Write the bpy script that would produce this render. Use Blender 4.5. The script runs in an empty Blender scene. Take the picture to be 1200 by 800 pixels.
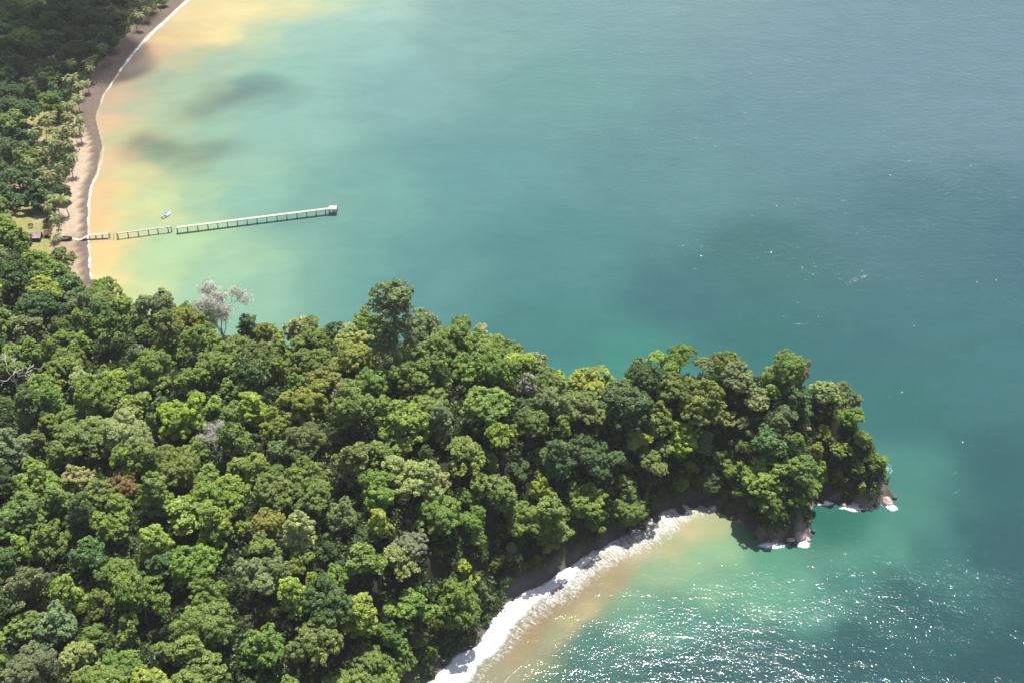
import bpy, math, random
import numpy as np
from mathutils import Vector

random.seed(7)
RNG = np.random.default_rng(7)
scene = bpy.context.scene
COL = scene.collection
RAD = math.radians

# ------------------------------------------------------------------ camera
CAM_H, PITCH, HFOV = 360.0, 38.0, 50.0
F = 600.0 / math.tan(RAD(HFOV / 2))
cam_data = bpy.data.cameras.new('camera')
cam = bpy.data.objects.new('camera', cam_data)
COL.objects.link(cam)
cam.location = (0, 0, CAM_H)
cam.rotation_euler = (RAD(90 - PITCH), 0, 0)
cam_data.sensor_fit = 'HORIZONTAL'
cam_data.angle = RAD(HFOV)
cam_data.clip_start = 1.0
cam_data.clip_end = 30000.0
scene.camera = cam

# ------------------------------------------------------------------ light
SUN_EL, SUN_AZ = 70.5, 20.0          # azimuth clockwise from +Y
world = bpy.data.worlds.new('World')
scene.world = world
world.use_nodes = True
wn = world.node_tree
bg = wn.nodes['Background']
sky = wn.nodes.new('ShaderNodeTexSky')
sky.sky_type = 'NISHITA'
sky.sun_disc = False
sky.sun_elevation = RAD(SUN_EL)
sky.sun_rotation = RAD(SUN_AZ)
sky.altitude = 100
sky.air_density = 1.0
sky.dust_density = 3.0
wn.links.new(sky.outputs[0], bg.inputs[0])
bg.inputs[1].default_value = 0.08
sd = bpy.data.lights.new('sun', 'SUN')
sd.energy = 5.0
sd.angle = RAD(0.53)
sd.color = (1.0, 0.96, 0.90)
sun = bpy.data.objects.new('sun', sd)
COL.objects.link(sun)
SUN_DIR = Vector((math.sin(RAD(SUN_AZ)) * math.cos(RAD(SUN_EL)), math.cos(RAD(SUN_AZ)) * math.cos(RAD(SUN_EL)), math.sin(RAD(SUN_EL))))
sun.rotation_euler = (-SUN_DIR).to_track_quat('-Z', 'Y').to_euler()
sun.location = SUN_DIR * 2000
vs = scene.view_settings
vs.view_transform = 'Standard'
vs.look = 'None'
vs.exposure = 1.0
vs.gamma = 1.0
vs.use_curve_mapping = False
cy = scene.cycles
cy.max_bounces = 6
cy.diffuse_bounces = 2
cy.glossy_bounces = 2
cy.transmission_bounces = 3
cy.transparent_max_bounces = 40
cy.volume_bounces = 0
cy.use_denoising = True
cy.caustics_reflective = False
cy.caustics_refractive = False

# ------------------------------------------------------------------ pixel <-> world (authoring aid: where things stand)
SP, CP = math.sin(RAD(PITCH)), math.cos(RAD(PITCH))

def ray(u, v):
    a, b = (u - 600) / F, -(v - 400) / F
    return np.array([a, CP + b * SP, -SP + b * CP])

def P(u, v, z=0.0):
    d = ray(u, v)
    t = (z - CAM_H) / d[2]
    return np.array([d[0] * t, d[1] * t, z])

def proj(x, y, z):
    dx, dy, dz = x, y, z - CAM_H
    dep = dy * CP - dz * SP
    up = dy * SP + dz * CP
    return 600 + F * dx / dep, 400 - F * up / dep, dep

# ------------------------------------------------------------------ small helpers
def s2l(c):
    c = np.asarray(c, float) / 255.0
    return np.where(c <= 0.04045, c / 12.92, ((c + 0.055) / 1.055) ** 2.4)

def smooth(e0, e1, x):
    t = np.clip((x - e0) / (e1 - e0), 0, 1)
    return t * t * (3 - 2 * t)

_tab = RNG.random((256, 256))
def vnoise(x, y, s, seed=0):
    x = np.asarray(x, float) / s + seed * 17.31
    y = np.asarray(y, float) / s + seed * 9.17
    xi, yi = np.floor(x).astype(int), np.floor(y).astype(int)
    fx, fy = x - xi, y - yi
    fx, fy = fx * fx * (3 - 2 * fx), fy * fy * (3 - 2 * fy)
    g = lambda a, b: _tab[a % 256, b % 256]
    return (g(xi, yi) * (1 - fx) + g(xi + 1, yi) * fx) * (1 - fy) + (g(xi, yi + 1) * (1 - fx) + g(xi + 1, yi + 1) * fx) * fy

def fbm(x, y, s, n=4, seed=0):
    r, a, t = 0, 1.0, 0
    for i in range(n):
        r = r + a * vnoise(x, y, s / 2 ** i, seed + i)
        t += a
        a *= 0.5
    return r / t

def seg_dist(px, py, pts, closed=False):
    pts = np.asarray(pts, float)[:, :2]
    best = np.full(np.shape(px), 1e18)
    n = len(pts)
    for i in range(n if closed else n - 1):
        ax, ay = pts[i]
        bx, by = pts[(i + 1) % n]
        dx, dy = bx - ax, by - ay
        t = np.clip(((px - ax) * dx + (py - ay) * dy) / (dx * dx + dy * dy + 1e-12), 0, 1)
        best = np.minimum(best, (px - ax - t * dx) ** 2 + (py - ay - t * dy) ** 2)
    return np.sqrt(best)

def inside(px, py, pts):
    pts = np.asarray(pts, float)[:, :2]
    c = np.zeros(np.shape(px), bool)
    n = len(pts)
    j = n - 1
    for i in range(n):
        xi, yi = pts[i]
        xj, yj = pts[j]
        if yi != yj:
            c ^= ((yi > py) != (yj > py)) & (px < (xj - xi) * (py - yi) / (yj - yi) + xi)
        j = i
    return c

def signed(px, py, pts):
    d = seg_dist(px, py, pts, True)
    return np.where(inside(px, py, pts), d, -d)

def spline(pts, n):
    """Catmull-Rom through the points, n samples evenly spaced by length."""
    pts = np.asarray(pts, float)
    q = np.vstack([2 * pts[0] - pts[1], pts, 2 * pts[-1] - pts[-2]])
    out = []
    for i in range(1, len(q) - 2):
        for t in np.linspace(0, 1, 12, endpoint=False):
            a, b, c, d = q[i - 1], q[i], q[i + 1], q[i + 2]
            out.append(0.5 * (2 * b + (c - a) * t + (2 * a - 5 * b + 4 * c - d) * t * t + (3 * b - a - 3 * c + d) * t ** 3))
    out.append(pts[-1])
    out = np.array(out)
    L = np.r_[0, np.cumsum(np.linalg.norm(np.diff(out, axis=0), axis=1))]
    s = np.linspace(0, L[-1], n)
    return np.stack([np.interp(s, L, out[:, k]) for k in range(out.shape[1])], 1)

def mesh_np(name, verts, faces, smooth_shade=False):
    """faces: (n,3) or (n,4) int array"""
    verts = np.asarray(verts, np.float32)
    faces = np.asarray(faces, np.int32)
    me = bpy.data.meshes.new(name)
    k = faces.shape[1]
    me.vertices.add(len(verts))
    me.vertices.foreach_set('co', verts.ravel())
    me.loops.add(faces.size)
    me.loops.foreach_set('vertex_index', faces.ravel())
    me.polygons.add(len(faces))
    me.polygons.foreach_set('loop_start', np.arange(0, faces.size, k, dtype=np.int32))
    me.polygons.foreach_set('loop_total', np.full(len(faces), k, np.int32))
    me.polygons.foreach_set('use_smooth', np.full(len(faces), smooth_shade))
    me.update(calc_edges=True)
    return me

def add_attr(me, name, data, domain='POINT', typ='FLOAT'):
    a = me.attributes.new(name, typ, domain)
    if typ == 'FLOAT':
        a.data.foreach_set('value', np.asarray(data, np.float32).ravel())
    elif typ == 'FLOAT_COLOR':
        a.data.foreach_set('color', np.asarray(data, np.float32).ravel())
    elif typ == 'FLOAT_VECTOR':
        a.data.foreach_set('vector', np.asarray(data, np.float32).ravel())

def obj(name, me, mat=None, parent=None, label=None, cat=None, group=None, kind=None):
    o = bpy.data.objects.new(name, me)
    COL.objects.link(o)
    if mat is not None and me is not None and len(me.materials) == 0:
        me.materials.append(mat)
    if parent is not None:
        o.parent = parent
    tag(o, label, cat, group, kind)
    return o

def tag(o, label=None, cat=None, group=None, kind=None):
    if label: o['label'] = label
    if cat: o['category'] = cat
    if group: o['group'] = group
    if kind: o['kind'] = kind
    return o

def empty(name, loc, rz=0.0, sc=None, **kw):
    o = bpy.data.objects.new(name, None)
    COL.objects.link(o)
    o.location = [float(c) for c in loc]
    o.rotation_euler = (0, 0, rz)
    if sc is not None: o.scale = sc
    o.empty_display_size = 0.5
    return tag(o, **kw)

class MB:
    """collects pieces of one mesh"""
    def __init__(s): s.v, s.f = [], []
    def add(s, v, f):
        b = len(s.v)
        s.v += [tuple(map(float, p)) for p in v]
        s.f += [tuple(i + b for i in q) for q in f]
    def box(s, c, size, axx=(1, 0, 0), axy=(0, 1, 0), axz=(0, 0, 1)):
        c = np.array(c, float)
        X, Y, Z = [np.array(a, float) * k / 2 for a, k in zip((axx, axy, axz), size)]
        v = [c + a * X + b * Y + d * Z for d in (-1, 1) for b in (-1, 1) for a in (-1, 1)]
        s.add(v, [(0, 2, 3, 1), (4, 5, 7, 6), (0, 1, 5, 4), (2, 6, 7, 3), (0, 4, 6, 2), (1, 3, 7, 5)])
    def tube(s, pts, radii, n=6):
        pts = [np.array(p, float) for p in pts]
        rings = []
        for i, p in enumerate(pts):
            t = pts[min(i + 1, len(pts) - 1)] - pts[max(i - 1, 0)]
            t = t / (np.linalg.norm(t) + 1e-9)
            a = np.cross(t, [0.31, 0.9, 0.2] if abs(t[2]) > 0.8 else [0, 0, 1.0])
            a /= np.linalg.norm(a) + 1e-9
            b = np.cross(t, a)
            rings.append([p + radii[i] * (math.cos(2 * math.pi * k / n) * a + math.sin(2 * math.pi * k / n) * b) for k in range(n)])
        v = [q for r in rings for q in r]
        f = [(i * n + k, i * n + (k + 1) % n, (i + 1) * n + (k + 1) % n, (i + 1) * n + k) for i in range(len(pts) - 1) for k in range(n)]
        f.append(tuple(range(n))[::-1])
        f.append(tuple((len(pts) - 1) * n + k for k in range(n)))
        s.add(v, f)
    def mesh(s, name, smooth_shade=False):
        me = bpy.data.meshes.new(name)
        me.from_pydata(s.v, [], s.f)
        if smooth_shade:
            me.polygons.foreach_set('use_smooth', np.ones(len(me.polygons), bool))
        me.update()
        return me

# ------------------------------------------------------------------ materials
def new_mat(name):
    m = bpy.data.materials.new(name)
    m.use_nodes = True
    nt = m.node_tree
    nt.nodes.clear()
    out = nt.nodes.new('ShaderNodeOutputMaterial')
    return m, nt, out

def N(nt, typ, **kw):
    n = nt.nodes.new(typ)
    for k, v in kw.items(): setattr(n, k, v)
    return n

def setin(n, **kw):
    for k, v in kw.items(): n.inputs[k.replace('_', ' ')].default_value = v

def mathn(nt, op, a, b=None, clamp=False):
    n = N(nt, 'ShaderNodeMath', operation=op, use_clamp=clamp)
    for i, x in enumerate((a, b)):
        if x is None: continue
        if hasattr(x, 'links'): nt.links.new(x, n.inputs[i])
        else: n.inputs[i].default_value = x
    return n.outputs[0]

def noise(nt, vec, scale, detail=3, rough=0.55, dist=0.0):
    n = N(nt, 'ShaderNodeTexNoise')
    n.inputs['Scale'].default_value = scale
    n.inputs['Detail'].default_value = detail
    n.inputs['Roughness'].default_value = rough
    n.inputs['Distortion'].default_value = dist
    if vec is not None: nt.links.new(vec, n.inputs['Vector'])
    return n

def mapping(nt, vec, scale=(1, 1, 1), rot=(0, 0, 0)):
    m = N(nt, 'ShaderNodeMapping')
    m.inputs['Scale'].default_value = scale
    m.inputs['Rotation'].default_value = rot
    nt.links.new(vec, m.inputs['Vector'])
    return m.outputs[0]

def simple_mat(name, col, rough=0.8, var=0.25, scale=1.5, bump=0.0, col2=None, spec=0.3):
    m, nt, out = new_mat(name)
    b = N(nt, 'ShaderNodeBsdfPrincipled')
    setin(b, Roughness=rough)
    b.inputs['Specular IOR Level'].default_value = spec
    tc = N(nt, 'ShaderNodeTexCoord')
    n = noise(nt, tc.outputs['Object'], scale, 4)
    mx = N(nt, 'ShaderNodeMix', data_type='RGBA')
    c2 = col2 if col2 is not None else tuple(c * (1 - var) for c in col)
    ramp = N(nt, 'ShaderNodeMapRange')
    setin(ramp, From_Min=0.35, From_Max=0.65)
    nt.links.new(n.outputs[0], ramp.inputs['Value'])
    nt.links.new(ramp.outputs[0], mx.inputs['Factor'])
    mx.inputs['A'].default_value = (*c2, 1)
    mx.inputs['B'].default_value = (*col, 1)
    nt.links.new(mx.outputs['Result'], b.inputs['Base Color'])
    if bump:
        bp = N(nt, 'ShaderNodeBump')
        bp.inputs['Strength'].default_value = 0.8
        bp.inputs['Distance'].default_value = bump
        nt.links.new(n.outputs[0], bp.inputs['Height'])
        nt.links.new(bp.outputs[0], b.inputs['Normal'])
    nt.links.new(b.outputs[0], out.inputs[0])
    return m

def foliage_mat(name, transl=0.35, gloss=0.05):
    """leaf colour comes from the object's own colour, varied from leaf clump to leaf clump"""
    m, nt, out = new_mat(name)
    oi = N(nt, 'ShaderNodeObjectInfo')
    at = N(nt, 'ShaderNodeAttribute', attribute_name='tone')
    hsv = N(nt, 'ShaderNodeHueSaturation')
    nt.links.new(oi.outputs['Color'], hsv.inputs['Color'])
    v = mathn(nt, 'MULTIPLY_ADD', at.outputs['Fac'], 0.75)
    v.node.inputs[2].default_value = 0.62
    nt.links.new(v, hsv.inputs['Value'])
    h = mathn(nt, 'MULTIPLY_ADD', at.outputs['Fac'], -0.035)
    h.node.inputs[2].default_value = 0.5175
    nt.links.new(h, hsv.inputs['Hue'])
    d = N(nt, 'ShaderNodeBsdfDiffuse')
    t = N(nt, 'ShaderNodeBsdfTranslucent')
    g = N(nt, 'ShaderNodeBsdfGlossy')
    g.inputs['Roughness'].default_value = 0.5
    g.inputs['Color'].default_value = (1, 1, 1, 1)
    nt.links.new(hsv.outputs[0], d.inputs['Color'])
    hs2 = N(nt, 'ShaderNodeHueSaturation')
    setin(hs2, Saturation=1.15, Value=1.15, Hue=0.49)
    nt.links.new(hsv.outputs[0], hs2.inputs['Color'])
    nt.links.new(hs2.outputs[0], t.inputs['Color'])
    m1 = N(nt, 'ShaderNodeMixShader')
    m1.inputs[0].default_value = transl
    nt.links.new(d.outputs[0], m1.inputs[1])
    nt.links.new(t.outputs[0], m1.inputs[2])
    m2 = N(nt, 'ShaderNodeMixShader')
    m2.inputs[0].default_value = gloss
    nt.links.new(m1.outputs[0], m2.inputs[1])
    nt.links.new(g.outputs[0], m2.inputs[2])
    nt.links.new(m2.outputs[0], out.inputs[0])
    return m

M = {}
M['leaf'] = foliage_mat('leaf_foliage', 0.34, 0.022)
M['frond'] = foliage_mat('palm_frond', 0.28, 0.03)
M['bark'] = simple_mat('bark', (0.17, 0.145, 0.115), 0.9, 0.45, 0.9)
M['pale_bark'] = simple_mat('pale_bark', (0.36, 0.33, 0.29), 0.9, 0.3, 0.8)
M['dead_wood'] = simple_mat('dead_wood', (0.50, 0.49, 0.41), 0.95, 0.25, 0.6)
M['palm_bark'] = simple_mat('palm_bark', (0.24, 0.21, 0.17), 0.9, 0.3, 2.0)
M['deck'] = simple_mat('deck_boards', (0.40, 0.365, 0.30), 0.8, 0.3, 0.8)
M['pile'] = simple_mat('pile_timber', (0.075, 0.085, 0.075), 0.8, 0.4, 1.0)
M['rail'] = simple_mat('weathered_rail', (0.42, 0.40, 0.34), 0.85, 0.25, 1.0)
M['rock'] = simple_mat('pale_rock', (0.46, 0.39, 0.35), 0.85, 0.5, 0.5, 0.3, col2=(0.20, 0.145, 0.12))
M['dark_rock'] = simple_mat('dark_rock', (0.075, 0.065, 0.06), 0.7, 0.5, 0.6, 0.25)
M['hull'] = simple_mat('white_hull', (0.80, 0.80, 0.80), 0.35, 0.05, 2.0)
M['hull_in'] = simple_mat('hull_inside', (0.45, 0.46, 0.46), 0.6, 0.2, 2.0)
M['blue_canvas'] = simple_mat('blue_canvas', (0.05, 0.22, 0.66), 0.7, 0.15, 2.0)
M['motor'] = simple_mat('motor_black', (0.03, 0.03, 0.035), 0.4, 0.2, 4.0)
M['dark_hull'] = simple_mat('dark_hull', (0.035, 0.042, 0.05), 0.5, 0.4, 2.0)
M['tin'] = simple_mat('tin_roof', (0.34, 0.28, 0.275), 0.5, 0.3, 0.7, col2=(0.20, 0.13, 0.115))
M['brown_roof'] = simple_mat('brown_roof', (0.15, 0.075, 0.055), 0.7, 0.4, 0.9)
M['wall_wood'] = simple_mat('wall_wood', (0.12, 0.06, 0.045), 0.85, 0.4, 1.2)
M['post'] = simple_mat('post_wood', (0.30, 0.25, 0.20), 0.85, 0.3, 1.5)
M['dark_door'] = simple_mat('dark_opening', (0.02, 0.018, 0.016), 0.8, 0.3, 2.0)

# ------------------------------------------------------------------ coast line
BAY = [(470, -150), (380, -110), (300, -60), (250, -24), (217, 0), (199, 17), (171, 42), (150, 66), (133, 91), (119, 112), (111, 138), (119, 171),
       (112, 203), (103, 224), (102, 276), (105, 322), (112, 342)]
bay_xy = [P(u, v)[:2] for u, v in BAY]
NORTH = [(150, 362, 12), (200, 362, 22), (310, 384, 26), (430, 388, 30), (530, 392, 30), (600, 408, 30), (640, 436, 26), (690, 468, 22), (730, 448, 24), (800, 430, 28),
         (870, 428, 30), (925, 432, 30), (970, 456, 26), (1010, 496, 18), (1030, 540, 9), (1044, 582, 0)]
north_xy = [P(u, v, z)[:2] for u, v, z in NORTH]
TIP = [(1022, 594), (1000, 591), (978, 584), (958, 582), (948, 600), (946, 628), (922, 634), (895, 630), (872, 612), (850, 600)]
tip_xy = [P(u, v)[:2] for u, v in TIP]
SURF_UP = [(838, 594), (816, 590), (790, 594), (766, 604), (742, 619), (720, 633), (690, 651), (645, 682), (610, 701), (582, 727), (564, 756), (540, 771), (508, 799), (470, 832), (420, 880), (340, 960)]
low_xy = [P(u, v)[:2] for u, v in SURF_UP]
coast = np.array(bay_xy + north_xy + tip_xy + low_xy + [(-120, 120), (-300, -200), (-5000, -600), (-5000, 6000), (600, 6000)])
WSH = 3.0    # sand carries on a little under the surf

# hill: the headland, without the flat palm grove behind the bay beach
hill_edge = [P(-500, 330)[:2], P(-200, 305)[:2], P(0, 300)[:2], P(60, 318)[:2], P(112, 352)[:2]]
low_in = spline(np.array(low_xy), 40)
nrm = np.gradient(low_in, axis=0)
nrm = np.stack([-nrm[:, 1], nrm[:, 0]], 1)
nrm /= np.linalg.norm(nrm, axis=1)[:, None]
tst = low_in + nrm * 5
if signed(tst[20:21, 0], tst[20:21, 1], coast)[0] < 0: nrm = -nrm
foot = low_in + nrm * (1.5 + 3.5 * np.clip(smooth(0.25, 0.5, np.linspace(0, 1, 40)), 0, 1))[:, None]
hill = np.array(hill_edge + north_xy + tip_xy + list(foot) + [(-160, 110), (-420, -200), (-5000, -600)])

def ground(x, y):
    x = np.asarray(x, float); y = np.asarray(y, float)
    d = signed(x, y, coast)
    dh = signed(x, y, hill)
    b = np.where(d > 0, 3.2 * (1 - np.exp(-np.maximum(d, 0) / 16.0)), np.maximum(d * 0.10, -6))
    k = 1 - np.exp(-np.maximum(dh, 0) / 25.0)
    h = 47 * k * (0.86 + 0.28 * fbm(x, y, 90, 3, 3)) + 3.0 * (fbm(x, y, 26, 3, 9) - 0.5) * smooth(2, 18, dh)
    h = h * (1 + 0.24 * smooth(-110, -30, x))
    inland = np.maximum(smooth(80, 400, d) * np.where(dh < 0, 14, 0) * fbm(x, y, 150, 3, 5), 0)
    return b + h + inland

def ground1(x, y): return float(ground(np.array([x]), np.array([y]))[0])

def graded(lo, hi, step, far):
    c = list(np.arange(lo, hi + step, step))
    s = step; a = c[0]; pre = []
    while a > -far:
        s *= 1.5; a -= s; pre.append(a)
    s = step; b = c[-1]; post = []
    while b < far:
        s *= 1.5; b += s; post.append(b)
    return np.array(pre[::-1] + c + post)

def grid_mesh(name, xs, ys, zfun):
    X, Y = np.meshgrid(xs, ys)
    Z = zfun(X.ravel(), Y.ravel())
    v = np.stack([X.ravel(), Y.ravel(), Z], 1)
    nx, ny = len(xs), len(ys)
    i = np.arange(nx * ny).reshape(ny, nx)
    f = np.stack([i[:-1, :-1].ravel(), i[:-1, 1:].ravel(), i[1:, 1:].ravel(), i[1:, :-1].ravel()], 1)
    return mesh_np(name, v, f, True), v

# ------------------------------------------------------------------ land
xs = graded(-470, 330, 3.0, 5000)
ys = graded(150, 1050, 3.0, 6000)
land_me, lv = grid_mesh('land', xs, ys, ground)
lx, ly, lz = lv.T
dco = signed(lx, ly, coast)
dhi = signed(lx, ly, hill)
w = fbm(lx, ly, 14, 4, 21)
w2 = fbm(lx, ly, 35, 3, 31)
near_bay = seg_dist(lx, ly, bay_xy) < seg_dist(lx, ly, low_xy)
dry = np.array([0.275, 0.215, 0.155]); red = np.array([0.225, 0.160, 0.108]); wet = np.array([0.10, 0.076, 0.060])
grey = np.array([0.13, 0.115, 0.10]); wgrey = np.array([0.07, 0.06, 0.052])
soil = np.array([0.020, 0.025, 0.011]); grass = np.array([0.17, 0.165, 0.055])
mixc = lambda a, b, t: a * (1 - t[:, None]) + b * t[:, None]
# reach of the dark belt: wet sand, widened on the far beach to paint shade
wet_shade_w = np.where(near_bay, 5 + 11 * smooth(640, 760, ly) + 4 * (w2 - 0.5), 2.5)
sand = mixc(np.tile(dry, (len(lx), 1)), np.tile(red, (len(lx), 1)), smooth(0.46, 0.62, w2))
sand = mixc(sand, np.tile(red * 0.8, (len(lx), 1)), 0.75 * smooth(690, 780, ly))  # far sand darkened in its tint to stand in for shade
sand = mixc(sand, np.tile(wet, (len(lx), 1)), 1 - smooth(wet_shade_w * 0.85, wet_shade_w * 1.0, dco + 4 * (fbm(lx, ly, 9, 4, 23) - 0.5)))
gs = mixc(np.tile(wgrey, (len(lx), 1)), np.tile(grey, (len(lx), 1)), smooth(0.5, 4.0, dco + 3 * (w - 0.5)))
sand = np.where(near_bay[:, None], sand, gs)
gr = mixc(np.tile(dry * 0.85, (len(lx), 1)), np.tile(grass, (len(lx), 1)), smooth(0.42, 0.55, w))
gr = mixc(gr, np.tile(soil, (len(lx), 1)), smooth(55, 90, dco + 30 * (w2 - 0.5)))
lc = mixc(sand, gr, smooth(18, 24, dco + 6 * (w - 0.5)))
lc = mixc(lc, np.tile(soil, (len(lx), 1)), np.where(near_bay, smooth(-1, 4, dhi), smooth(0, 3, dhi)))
tipd = seg_dist(lx, ly, np.array(list(north_xy[-5:]) + tip_xy))
rockc = mixc(np.tile(np.array([.055, .045, .04]), (len(lx), 1)), np.tile(np.array([.20, .155, .13]), (len(lx), 1)), smooth(.45, .62, fbm(lx, ly, 5, 3, 93)))
lc = mixc(lc, rockc, (1 - smooth(3, 6, tipd + 3 * (w - .5))) )
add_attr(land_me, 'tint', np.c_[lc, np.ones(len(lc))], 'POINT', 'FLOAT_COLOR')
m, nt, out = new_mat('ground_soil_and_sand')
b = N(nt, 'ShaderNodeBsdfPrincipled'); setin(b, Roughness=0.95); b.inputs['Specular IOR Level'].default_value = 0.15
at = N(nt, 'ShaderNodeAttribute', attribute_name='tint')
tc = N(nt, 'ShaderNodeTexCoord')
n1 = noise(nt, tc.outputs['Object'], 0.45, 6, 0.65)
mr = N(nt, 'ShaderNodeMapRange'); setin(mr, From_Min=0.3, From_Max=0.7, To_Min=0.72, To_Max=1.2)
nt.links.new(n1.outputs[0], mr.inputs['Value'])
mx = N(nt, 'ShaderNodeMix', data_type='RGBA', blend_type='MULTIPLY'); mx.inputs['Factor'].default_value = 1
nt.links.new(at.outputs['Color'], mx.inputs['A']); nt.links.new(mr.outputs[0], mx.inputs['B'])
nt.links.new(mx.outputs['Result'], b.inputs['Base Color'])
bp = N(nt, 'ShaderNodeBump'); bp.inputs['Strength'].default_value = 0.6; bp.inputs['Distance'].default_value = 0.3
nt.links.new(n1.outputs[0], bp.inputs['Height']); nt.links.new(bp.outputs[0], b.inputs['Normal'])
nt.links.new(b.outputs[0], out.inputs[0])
land = obj('terrain', land_me, m, kind='structure', label='wooded headland and sandy shore beside the sea')

# ------------------------------------------------------------------ sea
def zsea(x, y): return np.zeros_like(x)
xs = graded(-330, 560, 2.5, 9000)
ys = graded(200, 1010, 2.5, 9000)
sea_me, sv = grid_mesh('sea', xs, ys, zsea)
sx, sy, _ = sv.T
# water colour (silt, sand, plankton), with pale sky reflection painted in far out
WC = [  # px u, v, sRGB seen there
    (225, -20, 250, 220, 150), (300, -20, 245, 225, 150), (400, -30, 190, 210, 170), (235, 12, 252, 222, 140), (285, 12, 250, 228, 145), (340, 8, 225, 218, 150), (385, 8, 195, 212, 165), (430, 15, 160, 200, 178),
    (205, 40, 236, 204, 132), (260, 38, 246, 224, 142), (310, 40, 185, 205, 155), (360, 45, 150, 192, 170), (440, 60, 140, 185, 170),
    (178, 62, 222, 180, 125), (215, 70, 190, 190, 140), (270, 75, 165, 190, 155), (330, 90, 140, 188, 165),
    (150, 92, 212, 178, 128), (180, 95, 165, 180, 140), (230, 110, 165, 190, 150),
    (135, 115, 212, 178, 132), (160, 125, 185, 190, 145), (210, 140, 170, 190, 145), (260, 150, 150, 188, 155), (330, 150, 138, 185, 165),
    (125, 145, 230, 190, 135), (150, 155, 200, 195, 140), (200, 180, 165, 190, 145), (280, 200, 150, 190, 160),
    (130, 190, 228, 198, 142), (160, 200, 212, 208, 140), (120, 225, 238, 198, 135), (145, 228, 226, 214, 140), (165, 238, 208, 214, 148), (185, 225, 195, 210, 150), (230, 220, 165, 200, 155), (300, 230, 140, 190, 165), (380, 230, 120, 175, 160),
    (115, 260, 245, 200, 135), (138, 256, 232, 214, 140), (170, 260, 200, 212, 150), (215, 285, 178, 210, 155),
    (115, 300, 248, 210, 140), (130, 310, 240, 215, 140), (150, 310, 205, 215, 150), (190, 320, 185, 212, 155), (260, 320, 160, 200, 160), (130, 335, 238, 215, 145), (170, 345, 205, 215, 150), (300, 350, 145, 190, 160), (380, 330, 120, 175, 158),
    (480, 100, 125, 175, 170), (450, 220, 112, 170, 160), (430, 320, 102, 165, 155), (500, 320, 90, 150, 148), (560, 200, 98, 155, 155), (560, 60, 124, 172, 164),
    (650, 100, 104, 158, 152), (650, 300, 78, 140, 140), (650, 400, 68, 132, 130), (700, 440, 62, 145, 130), (800, 200, 92, 143, 145), (800, 350, 62, 118, 122), (900, 300, 64, 118, 118), (950, 150, 96, 140, 148),
    (1100, 100, 100, 140, 152), (1100, 250, 74, 120, 128), (1150, 400, 62, 120, 122), (1000, 400, 58, 115, 118), (900, 400, 55, 118, 116), (1050, 480, 55, 118, 115), (1180, 550, 52, 105, 108),
    (1060, 545, 72, 140, 130), (1060, 600, 75, 142, 128), (1040, 640, 82, 150, 132), (980, 620, 62, 130, 115), (990, 660, 85, 152, 132), (930, 690, 105, 170, 145), (1000, 700, 72, 135, 125), (900, 650, 100, 168, 140), (960, 720, 90, 155, 138),
    (850, 640, 150, 190, 145), (880, 690, 110, 175, 145), (830, 690, 125, 180, 145), (820, 610, 205, 200, 150), (800, 620, 215, 200, 155), (840, 612, 190, 195, 145), (780, 640, 190, 190, 140), (810, 650, 150, 188, 145), (770, 670, 150, 182, 140),
    (745, 700, 130, 175, 140), (760, 725, 110, 165, 140), (700, 760, 80, 135, 122), (800, 740, 88, 150, 132), (860, 730, 85, 148, 132), (900, 760, 55, 105, 105), (1000, 770, 45, 95, 98), (1100, 720, 48, 100, 102), (1180, 640, 50, 100, 105), (1180, 780, 42, 90, 96), (1100, 660, 62, 122, 118), (820, 790, 52, 105, 104), (700, 790, 62, 115, 108), (640, 800, 95, 140, 115),
    (740, 640, 205, 190, 155), (715, 660, 190, 168, 130), (690, 690, 174, 156, 120), (660, 710, 170, 152, 116), (640, 730, 168, 150, 116), (720, 680, 175, 162, 120), (690, 715, 190, 178, 130), (670, 735, 185, 178, 128), (650, 750, 165, 165, 125), (625, 745, 175, 150, 112), (610, 770, 178, 158, 120), (625, 775, 160, 160, 122), (600, 800, 165, 160, 125), (560, 840, 170, 160, 130), (650, 850, 60, 110, 105), (900, 860, 45, 92, 96), (1250, 850, 42, 90, 96), (1300, 300, 58, 108, 122), (1300, -60, 104, 142, 154), (700, -80, 118, 165, 160),
]
WC = np.array(WC, float)
wxy = np.array([P(u, v)[:2] for u, v in WC[:, :2]])
wcol = s2l(WC[:, 2:5])
KW = 0.34                     # body reflectance from the seen brightness
wcol = wcol * np.where(wcol[:, :1] < 0.25, np.array([[1.0, 0.985, 0.96]]), np.array([[1.03, 1.07, 1.08]]))
wcol = 0.92 * wcol + 0.08 * wcol.mean(1, keepdims=True)
wcol = np.clip(wcol * KW - 0.006, 0.004, 0.85)
dcs = -signed(sx, sy, coast)
amp = np.clip(dcs * 0.25, 1.5, 12.0)
qx = sx + (fbm(sx, sy, 45, 4, 41) - 0.5) * 2.2 * amp + (fbm(sx, sy, 9, 3, 45) - 0.5) * 0.8 * amp
qy = sy + (fbm(sx, sy, 45, 4, 51) - 0.5) * 2.6 * amp + (fbm(sx, sy, 9, 3, 55) - 0.5) * 0.8 * amp
num = np.zeros((len(sx), 3)); den = np.zeros(len(sx))
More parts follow.
